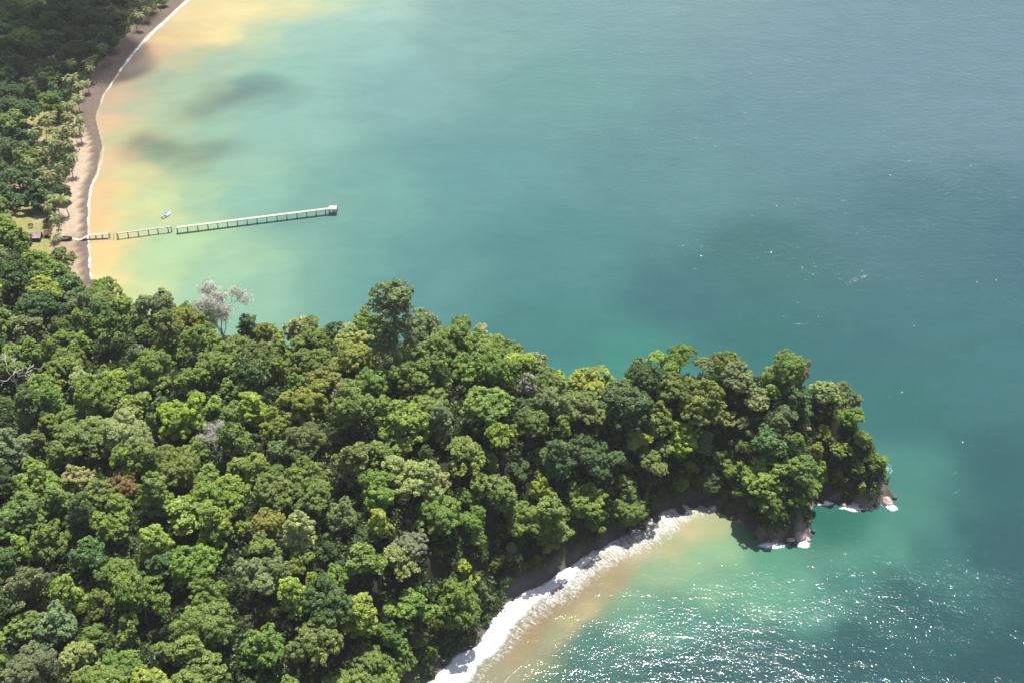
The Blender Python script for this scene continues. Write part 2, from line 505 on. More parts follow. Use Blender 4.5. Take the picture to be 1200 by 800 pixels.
# each place's reach grows with the spacing of its neighbours
dd = np.sqrt(((wxy[:, None] - wxy[None]) ** 2).sum(-1)); dd.sort(axis=1)
reach = dd[:, 1:4].mean(1)
for (ax, ay), c, r in zip(wxy, wcol, reach):
    d2 = ((qx - ax) ** 2 + (qy - ay) ** 2) / r ** 2
    wgt = 1.0 / (d2 + 0.12) ** 2.2
    num += wgt[:, None] * c; den += wgt
wc = num / den[:, None]
far = smooth(250, 900, seg_dist(sx, sy, [P(600, 200)[:2], P(1000, 600)[:2]]))
wc = mixc(wc, np.tile(np.array([0.018, 0.060, 0.072]), (len(sx), 1)), far)
add_attr(sea_me, 'tint', np.c_[wc, np.ones(len(wc))], 'POINT', 'FLOAT_COLOR')
# sheltered, flatter water inside the bay; livelier off the point
bayp = P(230, 180)
calm = 1 - smooth(90, 430, np.hypot((sx - bayp[0]), (sy - bayp[1]) * 0.8))
add_attr(sea_me, 'chop', (1.0 - 0.6 * calm) * (0.75 + 0.25 * smooth(8, 40, dcs)), 'POINT', 'FLOAT')
add_attr(sea_me, 'wind', (1 + 2.6 * smooth(400, 600, sy)) * (1 - 0.55 * calm))
m, nt, out = new_mat('sea_water')
b = N(nt, 'ShaderNodeBsdfPrincipled')
setin(b, Roughness=0.09, IOR=1.333)
at = N(nt, 'ShaderNodeAttribute', attribute_name='tint')
ch = N(nt, 'ShaderNodeAttribute', attribute_name='chop')
tc = N(nt, 'ShaderNodeTexCoord')
big = noise(nt, mapping(nt, tc.outputs['Object'], (1, 1.6, 1), (0, 0, RAD(-12))), 0.035, 4, 0.6, 0.6)
mr = N(nt, 'ShaderNodeMapRange'); setin(mr, From_Min=0.3, From_Max=0.7, To_Min=0.94, To_Max=1.06)
nt.links.new(big.outputs[0], mr.inputs['Value'])
mx = N(nt, 'ShaderNodeMix', data_type='RGBA', blend_type='MULTIPLY'); mx.inputs['Factor'].default_value = 1
nt.links.new(at.outputs['Color'], mx.inputs['A']); nt.links.new(mr.outputs[0], mx.inputs['B'])
nt.links.new(mx.outputs['Result'], b.inputs['Base Color'])
r1 = noise(nt, mapping(nt, tc.outputs['Object'], (0.9, 1.0, 1), (0, 0, RAD(14))), 1.05, 3, 0.5, 0.3)
r2 = noise(nt, mapping(nt, tc.outputs['Object'], (0.5, 1.0, 1), (0, 0, RAD(-18))), 0.12, 3, 0.5, 0.4)
h = mathn(nt, 'ADD', mathn(nt, 'MULTIPLY', r1.outputs[0], 0.165), mathn(nt, 'MULTIPLY', r2.outputs[0], 0.45))
r3 = noise(nt, mapping(nt, tc.outputs['Object'], (0.6, 1.0, 1), (0, 0, RAD(22))), 0.30, 2, 0.5, 0.5)
wd = N(nt, 'ShaderNodeAttribute', attribute_name='wind')
h = mathn(nt, 'ADD', h, mathn(nt, 'MULTIPLY', mathn(nt, 'MULTIPLY', r3.outputs[0], 0.20), wd.outputs['Fac']))
h = mathn(nt, 'MULTIPLY', h, ch.outputs['Fac'])
gust = noise(nt, mapping(nt, tc.outputs['Object'], (0.5, 1.4, 1), (0, 0, RAD(-15))), 0.02, 3, 0.5)
mg = N(nt, 'ShaderNodeMapRange'); setin(mg, From_Min=0.35, From_Max=0.65, To_Min=0.65, To_Max=1.15)
nt.links.new(gust.outputs[0], mg.inputs['Value'])
h = mathn(nt, 'MULTIPLY', h, mg.outputs[0])
bp = N(nt, 'ShaderNodeBump'); bp.inputs['Strength'].default_value = 1.0; bp.inputs['Distance'].default_value = 1.0
nt.links.new(h, bp.inputs['Height']); nt.links.new(bp.outputs[0], b.inputs['Normal'])
nt.links.new(b.outputs[0], out.inputs[0])
sea = obj('sea', sea_me, m, kind='structure', label='bay and open sea, sandy near the beaches and teal farther out')

# ------------------------------------------------------------------ surf and foam
def foam_mat(name):
    m, nt, out = new_mat(name)
    d = N(nt, 'ShaderNodeBsdfDiffuse')
    d.inputs['Color'].default_value = (0.66, 0.67, 0.68, 1)
    t = N(nt, 'ShaderNodeBsdfTransparent')
    at = N(nt, 'ShaderNodeAttribute', attribute_name='cover')
    fu = N(nt, 'ShaderNodeAttribute', attribute_name='flow')
    tc = N(nt, 'ShaderNodeTexCoord')
    n1 = noise(nt, tc.outputs['Object'], 0.8, 6, 0.7, 0.5)
    n2 = noise(nt, mapping(nt, fu.outputs['Vector'], (0.9, 0.14, 1)), 1.0, 5, 0.65, 1.6)
    a = mathn(nt, 'ADD', mathn(nt, 'MULTIPLY', n1.outputs[0], 0.5), mathn(nt, 'MULTIPLY', n2.outputs[0], 0.5))
    # covered where noise < cover
    s = mathn(nt, 'SUBTRACT', mathn(nt, 'MULTIPLY_ADD', at.outputs['Fac'], 0.60), a)
    s.node.inputs[0].links[0].from_node.inputs[2].default_value = 0.20
    mr = N(nt, 'ShaderNodeMapRange'); setin(mr, From_Min=-0.08, From_Max=0.26)
    nt.links.new(s, mr.inputs['Value'])
    mx = N(nt, 'ShaderNodeMixShader')
    nt.links.new(mr.outputs[0], mx.inputs[0])
    nt.links.new(t.outputs[0], mx.inputs[1]); nt.links.new(d.outputs[0], mx.inputs[2])
    bp = N(nt, 'ShaderNodeBump'); bp.inputs['Strength'].default_value = 0.7; bp.inputs['Distance'].default_value = 0.3
    nt.links.new(n1.outputs[0], bp.inputs['Height']); nt.links.new(bp.outputs[0], d.inputs['Normal'])
    nt.links.new(mx.outputs[0], out.inputs[0])
    return m
M['foam'] = foam_mat('sea_foam')

def foam_sheet(name, inner, outer, ns, nt_, cover, height, label):
    """sheet of broken water between two shore lines; cover(s,t,x,y) 0..1, height(s,t,x,y) metres"""
    a = spline(np.array([P(u, v)[:2] for u, v in inner]), ns)
    c = spline(np.array([P(u, v)[:2] for u, v in outer]), ns)
    t = np.linspace(0, 1, nt_)
    XY = a[:, None] * (1 - t[None, :, None]) + c[:, None] * t[None, :, None]
    S = np.repeat(np.linspace(0, 1, ns)[:, None], nt_, 1); T = np.repeat(t[None], ns, 0)
    x, y, s, tt = XY[..., 0].ravel(), XY[..., 1].ravel(), S.ravel(), T.ravel()
    L = np.r_[0, np.cumsum(np.linalg.norm(np.diff(a, axis=0), axis=1))]
    W = np.linalg.norm(XY - XY[:, :1], axis=-1).ravel()
    cv = cover(s, tt, x, y)
    z = np.maximum(ground(x, y), 0) + 0.06 + height(s, tt, x, y) * np.clip(cv, 0, 1)
    i = np.arange(ns * nt_).reshape(ns, nt_)
    f = np.stack([i[:-1, :-1].ravel(), i[1:, :-1].ravel(), i[1:, 1:].ravel(), i[:-1, 1:].ravel()], 1)
    me = mesh_np(name, np.stack([x, y, z], 1), f, True)
    add_attr(me, 'cover', cv)
    add_attr(me, 'flow', np.stack([np.repeat(L, nt_), W, 0 * W], 1), 'POINT', 'FLOAT_VECTOR')
    return obj(name, me, M['foam'], kind='stuff', label=label)

inner = [(832, 588), (812, 588), (786, 592), (762, 602), (738, 618), (716, 631), (686, 648), (641, 678), (606, 697), (577, 723), (558, 754), (534, 767), (502, 796), (464, 829), (410, 880)]
outer = [(846, 612), (836, 622), (820, 640), (806, 655), (786, 668), (762, 676), (738, 688), (706, 716), (680, 738), (657, 752), (630, 772), (604, 796), (584, 820), (560, 850), (520, 900)]
whit_s = [0, .1, .2, .3, .4, .5, .6, .7, .8, .9, 1]
whit_w = [0.30, .28, .26, .26, .30, .36, .42, .50, .62, .72, .75]
def cov(s, t, x, y):
    w = np.interp(s, whit_s, whit_w) + 0.10 * (fbm(x, y, 7, 3, 71) - 0.5)
    solid = (1 - smooth(w * 0.55, w * 1.08, t)) * np.interp(s, [0, .12, .25, .36, .5, 1], [0.38, 0.46, 0.60, .8, 1, 1])
    streak = (0.50 * (1 - smooth(w, 0.85, t))) * np.interp(s, [0, .15, .5, .8, 1], [1.1, 1.2, 1.0, 0.7, 0.6])
    line = 0.55 * np.exp(-((t - 0.90) / 0.02) ** 2) * np.interp(s, [0, .45, .6, .75, 1], [0, 0, 0.5, 1.0, 0.9])
    edge = smooth(0.0, 0.10, t + 0.10 * (fbm(x, y, 5, 3, 75) - 0.35)) 
    return np.maximum(np.maximum(solid, streak), line) * edge * (1 - smooth(0.93, 1.0, t)) * (1 - smooth(0.93, 1.0, s))
def hgt(s, t, x, y):
    return 0.45 * np.exp(-((t - 0.32) / 0.22) ** 2) + 0.3 * (fbm(x, y, 4, 3, 77) - 0.3)
foam_sheet('surf', inner, outer, 420, 60, cov, hgt, 'broad white surf breaking on the dark lower beach')

bi = [(232, -10), (214, 0), (196, 17), (168, 42), (147, 66), (130, 91), (116, 112), (108, 138), (116, 171), (109, 203), (100, 224), (98, 276), (101, 322), (110, 344)]
bo = [(256, -10), (238, 0), (218, 18), (192, 44), (170, 68), (150, 93), (136, 116), (128, 138), (134, 172), (128, 204), (119, 226), (118, 276), (120, 322), (126, 344)]
def cov2(s, t, x, y):
    st = np.interp(s, [0, .1, .3, .42, .5, .6, .68, .74, .85, 1], [.95, .92, .85, .7, .45, .42, .55, .8, .66, .62])
    cx = 0.30 + 0.12 * (fbm(x, y, 12, 2, 81) - 0.5)
    wd = np.interp(s, [0, .3, .45, .55, .7, 1], [.12, .11, .07, .05, .10, .11])
    beads = np.interp(s, [.72, .78, 1], [0, 1, .8]) * (0.75 * (vnoise(0 * x, y, 2.6, 83) - 0.5))
    c = (st + beads) * (0.50 + 0.9 * fbm(x, y, 4.5, 3, 87)) * np.exp(-((t - cx) / wd) ** 2)
    c2 = 0.34 * np.exp(-((t - 0.58) / 0.16) ** 2) * np.interp(s, [0, .35, .5, 1], [1, .9, .2, .35])
    return np.maximum(c, c2)
foam_sheet('surf', bi, bo, 520, 24, cov2, lambda s, t, x, y: 0.18 + 0.2 * fbm(x, y, 4, 2, 85), 'thin white surf line along the long bay beach')

def foam_patch(u, v, ru, rv, ang, strength, label, name='foam', seed=0):
    c = P(u, v)
    n, k = 40, 14
    th = np.linspace(0, 2 * np.pi, n, endpoint=False)
    rr = np.linspace(0, 1, k)
    R, TH = np.meshgrid(rr, th)
    wob = 1 + 0.5 * (vnoise(np.cos(TH) * 3 + seed, np.sin(TH) * 3, 1.2, seed) - 0.5)
    ca, sa = math.cos(RAD(ang)), math.sin(RAD(ang))
    ax, ay = np.cos(TH) * R * ru * wob, np.sin(TH) * R * rv * wob
    x, y = c[0] + ca * ax - sa * ay, c[1] + sa * ax + ca * ay
    z = 0.10 + 0.15 * fbm(x, y, 3, 2, 5)
    i = np.arange(n * k).reshape(n, k)
    j = np.roll(i, -1, axis=0)
    f = np.stack([i[:, :-1].ravel(), j[:, :-1].ravel(), j[:, 1:].ravel(), i[:, 1:].ravel()], 1)
    me = mesh_np(name, np.stack([x.ravel(), y.ravel(), z.ravel()], 1), f, True)
    add_attr(me, 'cover', strength * (1 - smooth(0.3, 1.0, R.ravel())))
    add_attr(me, 'flow', np.stack([x.ravel(), y.ravel() * 3, z.ravel()], 1), 'POINT', 'FLOAT_VECTOR')
    return obj(name, me, M['foam'], kind='stuff', label=label)
foam_patch(1003, 328, 21.0, 4.0, 33, 0.34, 'faint white streak of foam on the open water', 'foam', 1)
foam_patch(1041, 548, 3.0, 7.0, 0, 0.46, 'pale foam beside the outer end of the point', 'foam', 2)
foam_patch(1000, 595, 9.0, 3.4, 0, 0.85, 'white wash among the rocks at the point', 'foam', 3)
foam_patch(905, 639, 10.0, 3.0, 5, 0.8, 'white wash along the dark rocks under the trees', 'foam', 4)
foam_patch(868, 612, 7.0, 3.5, -35, 0.45, 'milky wash in the small cove beside the surf', 'foam', 5)
foam_patch(966, 589, 5.5, 2.8, 0, 0.9, 'white wash at the foot of the flat pale rock', 'foam', 6)
foam_patch(1042, 593, 5.5, 3.4, -30, 0.9, 'white wash around the outermost pale rock', 'foam', 7)
foam_patch(941, 638, 5.0, 3.0, 0, 0.9, 'white wash round the pinkish rock', 'foam', 8)

# ------------------------------------------------------------------ tree kinds: shared meshes
def leaf_quads(pos, nor, size, tone, out, rng):
    n = len(pos)
    nor = nor / (np.linalg.norm(nor, axis=1)[:, None] + 1e-9)
    r = rng.normal(size=(n, 3))
    a = np.cross(nor, r); a /= np.linalg.norm(a, axis=1)[:, None] + 1e-9
    b = np.cross(nor, a)
    sz = (size * rng.uniform(0.65, 1.35, n))[:, None]
    l, w = a * sz * 0.62, b * sz * 0.40
    dip = nor * sz * 0.12
    q = np.stack([pos - l - dip, pos + w, pos + l - dip, pos - w], 1)
    out[0].append(q.reshape(-1, 3)); out[1].append(np.repeat(tone, 1))

def crown_mesh(name, lobes, leaf=0.42, per=70, clump=(0.5, 1.05), seed=0, jitter=0.40, low=-0.62, clumps_per=1.0, flat=0.75):
    """lobes: (x,y,z,r). Leaf clumps sit over every lobe; leaves sit over every clump."""
    rng = np.random.default_rng(seed)
    out = ([], [])
    L = np.array(lobes)
    for k, (x, y, z, r) in enumerate(L):
        nc = max(6, int(clumps_per * 6.6 * r * r))
        d = rng.normal(size=(nc * 3, 3)); d /= np.linalg.norm(d, axis=1)[:, None]
        d = d[d[:, 2] > low]
        # spread them
        keep = []
        for v in d:
            if all(np.dot(v, q) < math.cos(0.64 / max(r, 0.8)) for q in keep): keep.append(v)
            if len(keep) >= nc: break
        lt = rng.normal(0, 0.10)
        for v in keep:
            if rng.random() < 0.13: continue
            rr = r * rng.uniform(0.74, 1.20)
            c = np.array([x, y, z]) + v * rr * np.array([1, 1, 0.9])
            # skip clumps buried in another lobe
            dd = np.linalg.norm((L[:, :3] - c), axis=1) / L[:, 3]
            if np.any(np.delete(dd, k) < 0.66): continue
            cr = rng.uniform(*clump)
            m = int(per * cr * cr * rng.uniform(0.8, 1.2))
            e = rng.normal(size=(m, 3)); e /= np.linalg.norm(e, axis=1)[:, None]
            bias = v * 0.45 + np.array([0, 0, 0.40])
            e = e + bias; e /= np.linalg.norm(e, axis=1)[:, None]
            pos = c + e * cr * np.array([1, 1, flat]) * (rng.uniform(0.25, 1.0, m) ** 0.4)[:, None]
            nor = e + np.array([0, 0, 0.55]) + rng.normal(size=(m, 3)) * jitter
            tone = np.clip(0.5 + lt + rng.normal(0, 0.13) + rng.normal(0, 0.12, m), 0, 1)
            leaf_quads(pos, nor, np.full(m, leaf), tone, out, rng)
    v = np.concatenate(out[0]); t = np.concatenate(out[1])
    me = mesh_np(name, v, np.arange(len(v)).reshape(-1, 4))
    add_attr(me, 'tone', t, 'FACE')
    me.materials.append(M['leaf'])
    return me

def trunk_mesh(name, lobes, zb, r0, mat, seed=0):
    rng = np.random.default_rng(seed)
    mb = MB()
    top = np.array([rng.normal(0, .25), rng.normal(0, .25), zb])
    mid = np.array([rng.normal(0, .4), rng.normal(0, .4), zb * 0.5])
    mb.tube([(0, 0, -2.5), (0, 0, 0.2), mid, top], [r0 * 1.5, r0 * 1.1, r0 * 0.8, r0 * 0.6], 7)
    for (x, y, z, r) in lobes[:9]:
        e = np.array([x, y, z]); a = mid + (top - mid) * rng.uniform(0.5, 1)
        m_ = a + (e - a) * 0.5 + np.array([0, 0, -0.3 * r])
        mb.tube([a, m_, e, e + (e - m_) * 0.25], [r0 * .42, r0 * .28, r0 * .16, r0 * .05], 5)
    me = mb.mesh(name, True)
    me.materials.append(mat)
    return me

def lobes_dome(seed, R=6.0, H=4.6, zc=10.5, n=10, r=(1.4, 2.6)):
    rng = np.random.default_rng(seed)
    out = [(0, 0, zc + H * 0.30, R * 0.38)]
    for i in range(n):
        a = 2 * math.pi * (i + rng.uniform(-.25, .25)) / n * 2
        ring = 0.76 if i < n * 0.55 else 0.46
        zz = zc + (0.0 if i < n * 0.55 else 0.62) * H + rng.uniform(-.32, .26) * H
        out.append((math.cos(a) * R * ring * rng.uniform(.7, 1.2), math.sin(a) * R * ring * rng.uniform(.7, 1.2), zz, rng.uniform(*r)))
    return out

def lobes_ragged(seed, R=5.5, zc=9.5, n=13):
    rng = np.random.default_rng(seed)
    return [(0, 0, zc + 1, 2.3)] + [(rng.normal(0, R * 0.45), rng.normal(0, R * 0.45), zc + rng.uniform(-3.5, 4.8), rng.uniform(1.2, 2.2)) for _ in range(n)]

def lobes_tall(seed, R=4.8, z0=4, z1=16, n=15):
    rng = np.random.default_rng(seed)
    out = []
    for i in range(n):
        t = i / (n - 1); a = i * 2.4 + rng.uniform(-.4, .4)
        rr = R * (0.75 - 0.45 * t) * rng.uniform(.6, 1.1) * (1 if t < .93 else .3)
        out.append((math.cos(a) * rr, math.sin(a) * rr, z0 + (z1 - z0) * t, rng.uniform(1.4, 2.3) * (1.1 - 0.35 * t)))
    return out

def lobes_umbrella(seed, R=6.5, zt=14, n=10):
    rng = np.random.default_rng(seed)
    out = []
    for i in range(n):
        a = i * 2.4; rr = R * math.sqrt((i + .3) / n)
        out.append((math.cos(a) * rr, math.sin(a) * rr, zt - 0.05 * rr * rr + rng.uniform(-.5, .5), rng.uniform(1.5, 2.2)))
    return out

KINDS = {}
def make_kind(key, lobes, zb, r0, mat=None, **kw):
    seed = kw.get('seed', 0)
    KINDS[key] = (crown_mesh('crown_' + key, lobes, **kw), trunk_mesh('trunk_' + key, lobes, zb, r0, mat or M['bark'], seed), max(l[2] + l[3] for l in lobes), max(math.hypot(l[0], l[1]) + l[3] for l in lobes))
for i in range(5):
    make_kind('dome%d' % i, lobes_dome(100 + i, 6.0, 4.6 + 0.4 * i, 7.0, 9 + i), 6, .38, seed=200 + i, leaf=[.40, .44, .36, .50, .42][i], per=[90, 76, 100, 62, 84][i])
for i in range(5):
    make_kind('ragged%d' % i, lobes_ragged(120 + i, 5.6, 7.5, 13 + i), 7, .34, seed=220 + i, leaf=[.46, .40, .55, .48, .38][i], per=[74, 90, 52, 70, 96][i], jitter=[.5, .4, .6, .7, .5][i])
for i in range(3):
    make_kind('bigleaf%d' % i, lobes_ragged(140 + i, 5.0, 7.0, 10 + i), 6, .28, seed=240 + i, leaf=0.74, per=34, jitter=0.5, clump=(.5, 1.2))
for i in range(3):
    make_kind('tall%d' % i, lobes_tall(160 + i), 13, .36, seed=260 + i, leaf=0.45, per=60)
for i in range(2):
    make_kind('umbrella%d' % i, lobes_umbrella(180 + i), 12, .34, seed=280 + i, leaf=0.40, per=70, low=-0.15, flat=0.55)
make_kind('giant', lobes_dome(300, 9.5, 8.0, 13.0, 22, (2.2, 3.4)), 12, .6, M['pale_bark'], seed=301, leaf=0.42, per=56, clump=(0.8, 1.4), clumps_per=.8)
_r = np.random.default_rng(77)
_el = [(0, 0, 25.5, 2.4), (2.2, 1, 24, 2.2), (-2.4, .5, 23.5, 2.1)]
for q in range(24):
    a_ = q * 2.4; zz = 6 + 18.5 * (q / 23) ** .8; rr_ = 5.4 * math.sqrt(_r.uniform(.2, 1)) * (1 - .35 * (zz > 21))
    _el.append((math.cos(a_) * rr_, math.sin(a_) * rr_, zz + _r.uniform(-1, 1), _r.uniform(1.3, 2.4)))
make_kind('emergent', _el, 20, .55, M['pale_bark'], seed=311, leaf=0.42, per=64, clump=(0.55, 1.05), clumps_per=.8)

def palm_meshes(key, seed, h, lean):
    rng = np.random.default_rng(seed)
    mb = MB()
    pts = [(lean * (t ** 1.7), 0, h * t - 1.0 * (t == 0)) for t in np.linspace(0, 1, 7)]
    mb.tube(pts, [0.32, 0.24, .2, .18, .17, .16, .17], 7)
    tm = mb.mesh('trunk_' + key, True); tm.materials.append(M['palm_bark'])
    top = np.array(pts[-1])
    V, T = [], []
    nf = 17
    for i in range(nf):
        az = i * 2.39996 + rng.uniform(-.2, .2)
        el = RAD(72 - 105 * (i / nf) + rng.uniform(-8, 8))
        Lf = rng.uniform(4.6, 5.6)
        d = np.array([math.cos(az), math.sin(az), 0]); side = np.array([-d[1], d[0], 0])
        p = top.copy(); seg = 9; tone = np.clip(0.5 + rng.normal(0, .18), 0, 1)
        e = el
        for k in range(seg):
            t0 = k / seg
            dirv = d * math.cos(e) + np.array([0, 0, 1]) * math.sin(e)
            q = p + dirv * Lf / seg
            up = np.cross(side, dirv)
            wl = 0.62 * math.sin(math.pi * min(1, 0.16 + 0.84 * t0)) ** 0.7 + 0.12
            for sgn in (-1, 1):
                for hlf in (0.0, 0.5):
                    a = p + (q - p) * hlf; b_ = p + (q - p) * (hlf + 0.36)
                    tip = side * sgn * wl + dirv * 0.45 - up * 0.0 - np.array([0, 0, 0.42 * wl])
                    V += [a, b_, b_ + tip, a + tip * 0.98]
                    T.append(tone + rng.normal(0, .06))
            p = q; e -= RAD(11 + 8 * t0)
    v = np.array(V)
    cm = mesh_np('crown_' + key, v, np.arange(len(v)).reshape(-1, 4))
    add_attr(cm, 'tone', np.clip(T, 0, 1), 'FACE')
    cm.materials.append(M['frond'])
    return cm, tm, h + 1.5, 4.2
for i, (h, l) in enumerate([(11, 1.2), (13.5, 2.6), (9.5, 0.6), (15, 3.4)]):
    KINDS['palm%d' % i] = palm_meshes('palm%d' % i, 400 + i, h, l)

def bare_meshes(key, seed, h, spread, fine, depth=6, r0=0.42, nsl=0):
    TIPS = []
    rng = np.random.default_rng(seed)
    big, tw = MB(), MB()
    def grow(p, d, L, r, lev):
        q = p + d * L * 0.5 + rng.normal(0, .04 * L, 3); e = p + d * L
        tw.tube([p, q, e], [r, r * .85, r * .68], 5 if lev <= 2 else 3)
        if lev >= depth - 1: TIPS.append(e)
        if lev >= depth: return
        for _ in range(2 if lev == 0 else int(rng.integers(2, 4 if lev < 3 else 5))):
            nd = d + rng.normal(0, spread, 3) + np.array([0, 0, 0.16]); nd /= np.linalg.norm(nd)
            grow(e + (p - e) * rng.uniform(0, .35) * (lev > 0), nd, L * rng.uniform(.55, .82), max(r * .6, fine), lev + 1)
    p0 = np.array([0, 0, h * 0.42])
    big.tube([(0, 0, -2), (0.1, 0, h * .2), p0], [r0 * 1.3, r0, r0 * .85], 7)
    tw.tube([(0, 0, h * .2), p0, p0 + (0, 0, h * .02)], [r0 * 1.02, r0 * .9, r0 * .5], 7)
    for a in range(4):
        az = a * 1.6 + rng.uniform(-.3, .3)
        d = np.array([math.cos(az) * spread, math.sin(az) * spread, 0.85]); d /= np.linalg.norm(d)
        grow(p0 + np.array([0, 0, -h * .06 * a]), d, h * 0.24, r0 * .5, 0)
    ends = [np.array(p) for p in TIPS]
    V = []
    for e in ends:
        for _ in range(nsl):
            c = e + rng.normal(0, 0.035 * h, 3); d = rng.normal(0, 1, 3) + np.array([0, 0, .6]); d /= np.linalg.norm(d)
            w_ = np.cross(d, rng.normal(0, 1, 3)); w_ /= np.linalg.norm(w_)
            l_ = rng.uniform(.35, .8)
            V += [c - d * l_, c + w_ * .055, c + d * l_, c - w_ * .055]
    if V: tw.add(V, [(4 * i, 4 * i + 1, 4 * i + 2, 4 * i + 3) for i in range(len(V) // 4)])
    bm_, tm_ = big.mesh('trunk_' + key, True), tw.mesh('twigs_' + key)
    bm_.materials.append(M['bark'] if key == 'dead' else M['pale_bark']); tm_.materials.append(M['dead_wood'])
    return tm_, bm_, h, h * .3
KINDS['dead'] = bare_meshes('dead', 500, 26, 0.31, 0.085, 6, nsl=6)
KINDS['snag'] = bare_meshes('snag', 501, 15, 0.62, 0.05, 4, .22, nsl=10)
KINDS['snagb'] = bare_meshes('snagb', 502, 17, 0.42, 0.06, 4, .26)

PAL = {'mid-green': (.155, .230, .038), 'bright lime-green': (.265, .340, .042), 'dark green': (.074, .128, .030), 'olive-green': (.162, .220, .044),
       'grey-green': (.172, .228, .082), 'pale green': (.295, .335, .110), 'rust-brown': (.200, .145, .040), 'yellow-green': (.250, .290, .046),
       'deep blue-green': (.080, .152, .038), 'leafy green': (.180, .265, .040), 'cream-tinged': (.42, .42, .22), 'grey-brown': (.22, .23, .12)}
SHAPE = {'dome': 'round-crowned', 'ragged': 'ragged', 'bigleaf': 'broad-leaved', 'tall': 'slender', 'umbrella': 'flat-topped', 'giant': 'huge domed', 'emergent': 'towering', 'palm': 'coconut palm', 'dead': 'bare', 'snag': 'bare', 'snagb': 'bare'}

TREES = []   # dict(x,y,z,r,key,colour,scale,h,u,v,label)
def add_tree(x, y, key, colour, sc, sz=None, label=None, rz=None, group=None):
    cm, tm, h, r = KINDS[key]
    sz = sz or sc
    z = ground1(x, y) - 0.2
    u, v, dep = proj(x, y, z + h * sz * 0.85)
    TREES.append(dict(x=x, y=y, z=z, r=r * sc, key=key, colour=colour, sc=sc, sz=sz, h=h * sz, u=u, v=v, label=label, rz=random.uniform(0, 6.28) if rz is None else rz, group=group))

def special(u, vtop, key, colour, sc, label, sz=None, rz=None):
    """stands where its crown top is seen at u, vtop; on the shore it takes the height that needs"""
    sz = sz or sc
    h = KINDS[key][2] * 0.97
    d = ray(u, vtop)
    t = np.linspace(250, 1500, 1250)
    x, y, z = d[0] * t, d[1] * t, CAM_H + d[2] * t
    cl = z - np.maximum(ground(x, y), 0)
    dc = signed(x, y, coast)
    ok = dc > 3.0
    if vtop > 300: ok &= y < 560
    hit = np.where(ok & (cl <= h * sz))[0]
    if len(hit): i = hit[0]
    else:
        i = int(np.argmin(np.where(ok & (t < 1200), cl, 1e9)))
        print('stretch', label, sz, '->', round(cl[i] / h, 2))
        sz = cl[i] / h
    add_tree(x[i], y[i], key, colour, sc, sz, label, rz)

# trees one can point to, u / v of the top of the crown
special(455, 333, 'emergent', 'grey-green', 1.75, 'towering grey-green tree rising above the canopy beside the bay', rz=0.3)
special(252, 350, 'dead', 'grey-brown', 1.2, 'tall leafless whitish dead tree at the edge of the bay', rz=1.0)
special(142, 492, 'giant', 'pale green', 1.08, 'huge pale green domed tree, largest crown of the forest')
special(142, 562, 'dome1', 'rust-brown', 0.95, 'rust-brown tree right below the huge pale domed tree')
special(350, 505, 'giant', 'olive-green', 0.78, 'big round olive-grey tree in the middle of the forest', sz=0.85)
special(312, 600, 'dome2', 'yellow-green', 0.92, 'round yellow-green tree ringed by dark shade')
special(398, 590, 'dome3', 'grey-green', 1.12, 'broad grey-green tree to the right of the yellow-green one')
special(402, 450, 'ragged2', 'cream-tinged', 0.95, 'cream-tinged pale tree in the upper middle of the forest', sz=1.1)
special(246, 498, 'snag', 'grey-brown', 1.0, 'leafless grey tree right of the huge pale domed tree')
special(8, 420, 'snagb', 'grey-brown', 1.25, 'bare pale-trunked tree at the left edge of the forest')
special(70, 415, 'dome0', 'olive-green', 1.35, 'wide olive-green tree in the upper left of the forest')
special(18, 590, 'dome4', 'olive-green', 1.25, 'olive-brown domed tree on the left margin')
special(617, 440, 'tall1', 'grey-brown', 0.75, 'small pinkish-brown tree on the bay side of the ridge')
special(800, 410, 'umbrella0', 'leafy green', 0.92, 'flat-topped tree with clear stems over the bay near the point', sz=1.12)
special(826, 424, 'umbrella1', 'pale green', 0.62, 'small pale flat-topped tree beside the larger flat-topped one', sz=0.95)
special(752, 420, 'tall0', 'grey-green', 1.0, 'pointed grey-green tree standing over the dip in the ridge')
special(925, 418, 'dome2', 'olive-green', 1.3, 'big olive dome at the top of the point', sz=1.5)
special(942, 424, 'ragged0', 'cream-tinged', 0.55, 'pale topped tree on the skyline of the point')
special(968, 450, 'dome1', 'pale green', 0.98, 'pale green dome facing the open sea on the point')
special(942, 498, 'ragged1', 'cream-tinged', 0.42, 'small whitish-grey tree in the middle of the point')
special(890, 462, 'dome4', 'pale green', 0.85, 'pale green tree just left of the dome on the point')
special(583, 498, 'bigleaf0', 'bright lime-green', 1.15, 'bright lime tree on the middle of the ridge')
special(545, 660, 'bigleaf1', 'bright lime-green', 0.9, 'bright lime tree leaning over the lower beach')
special(526, 684, 'ragged3', 'leafy green', 0.95, 'light green tree with a bare limb above the surf')
special(482, 628, 'dome0', 'grey-brown', 0.92, 'grey-brown tree in the lower middle of the forest')
special(745, 510, 'bigleaf2', 'bright lime-green', 1.05, 'bright lime tree over the upper end of the lower beach')
special(905, 580, 'ragged4', 'leafy green', 0.95, 'light green tree overhanging the dark rocks of the point')
special(860, 545, 'ragged0', 'leafy green', 0.8, 'light green tree beside the small shaded cove')
special(245, 465, 'bigleaf1', 'leafy green', 1.0, 'fresh green broad-leaved tree in the upper left middle')
special(180, 655, 'bigleaf0', 'deep blue-green', 1.2, 'deep blue-green broad-leaved tree low in the forest')
special(95, 640, 'bigleaf2', 'deep blue-green', 1.2, 'blue-green broad-leaved tree in the lower left')
special(60, 715, 'dome3', 'grey-green', 1.2, 'grey-green domed tree in the bottom left corner')
special(25, 400, 'dome3', 'leafy green', 1.1, 'leafy round tree on the upper left edge of the slope')
special(140, 770, 'dome1', 'leafy green', 1.0, 'leafy round tree at the bottom left')
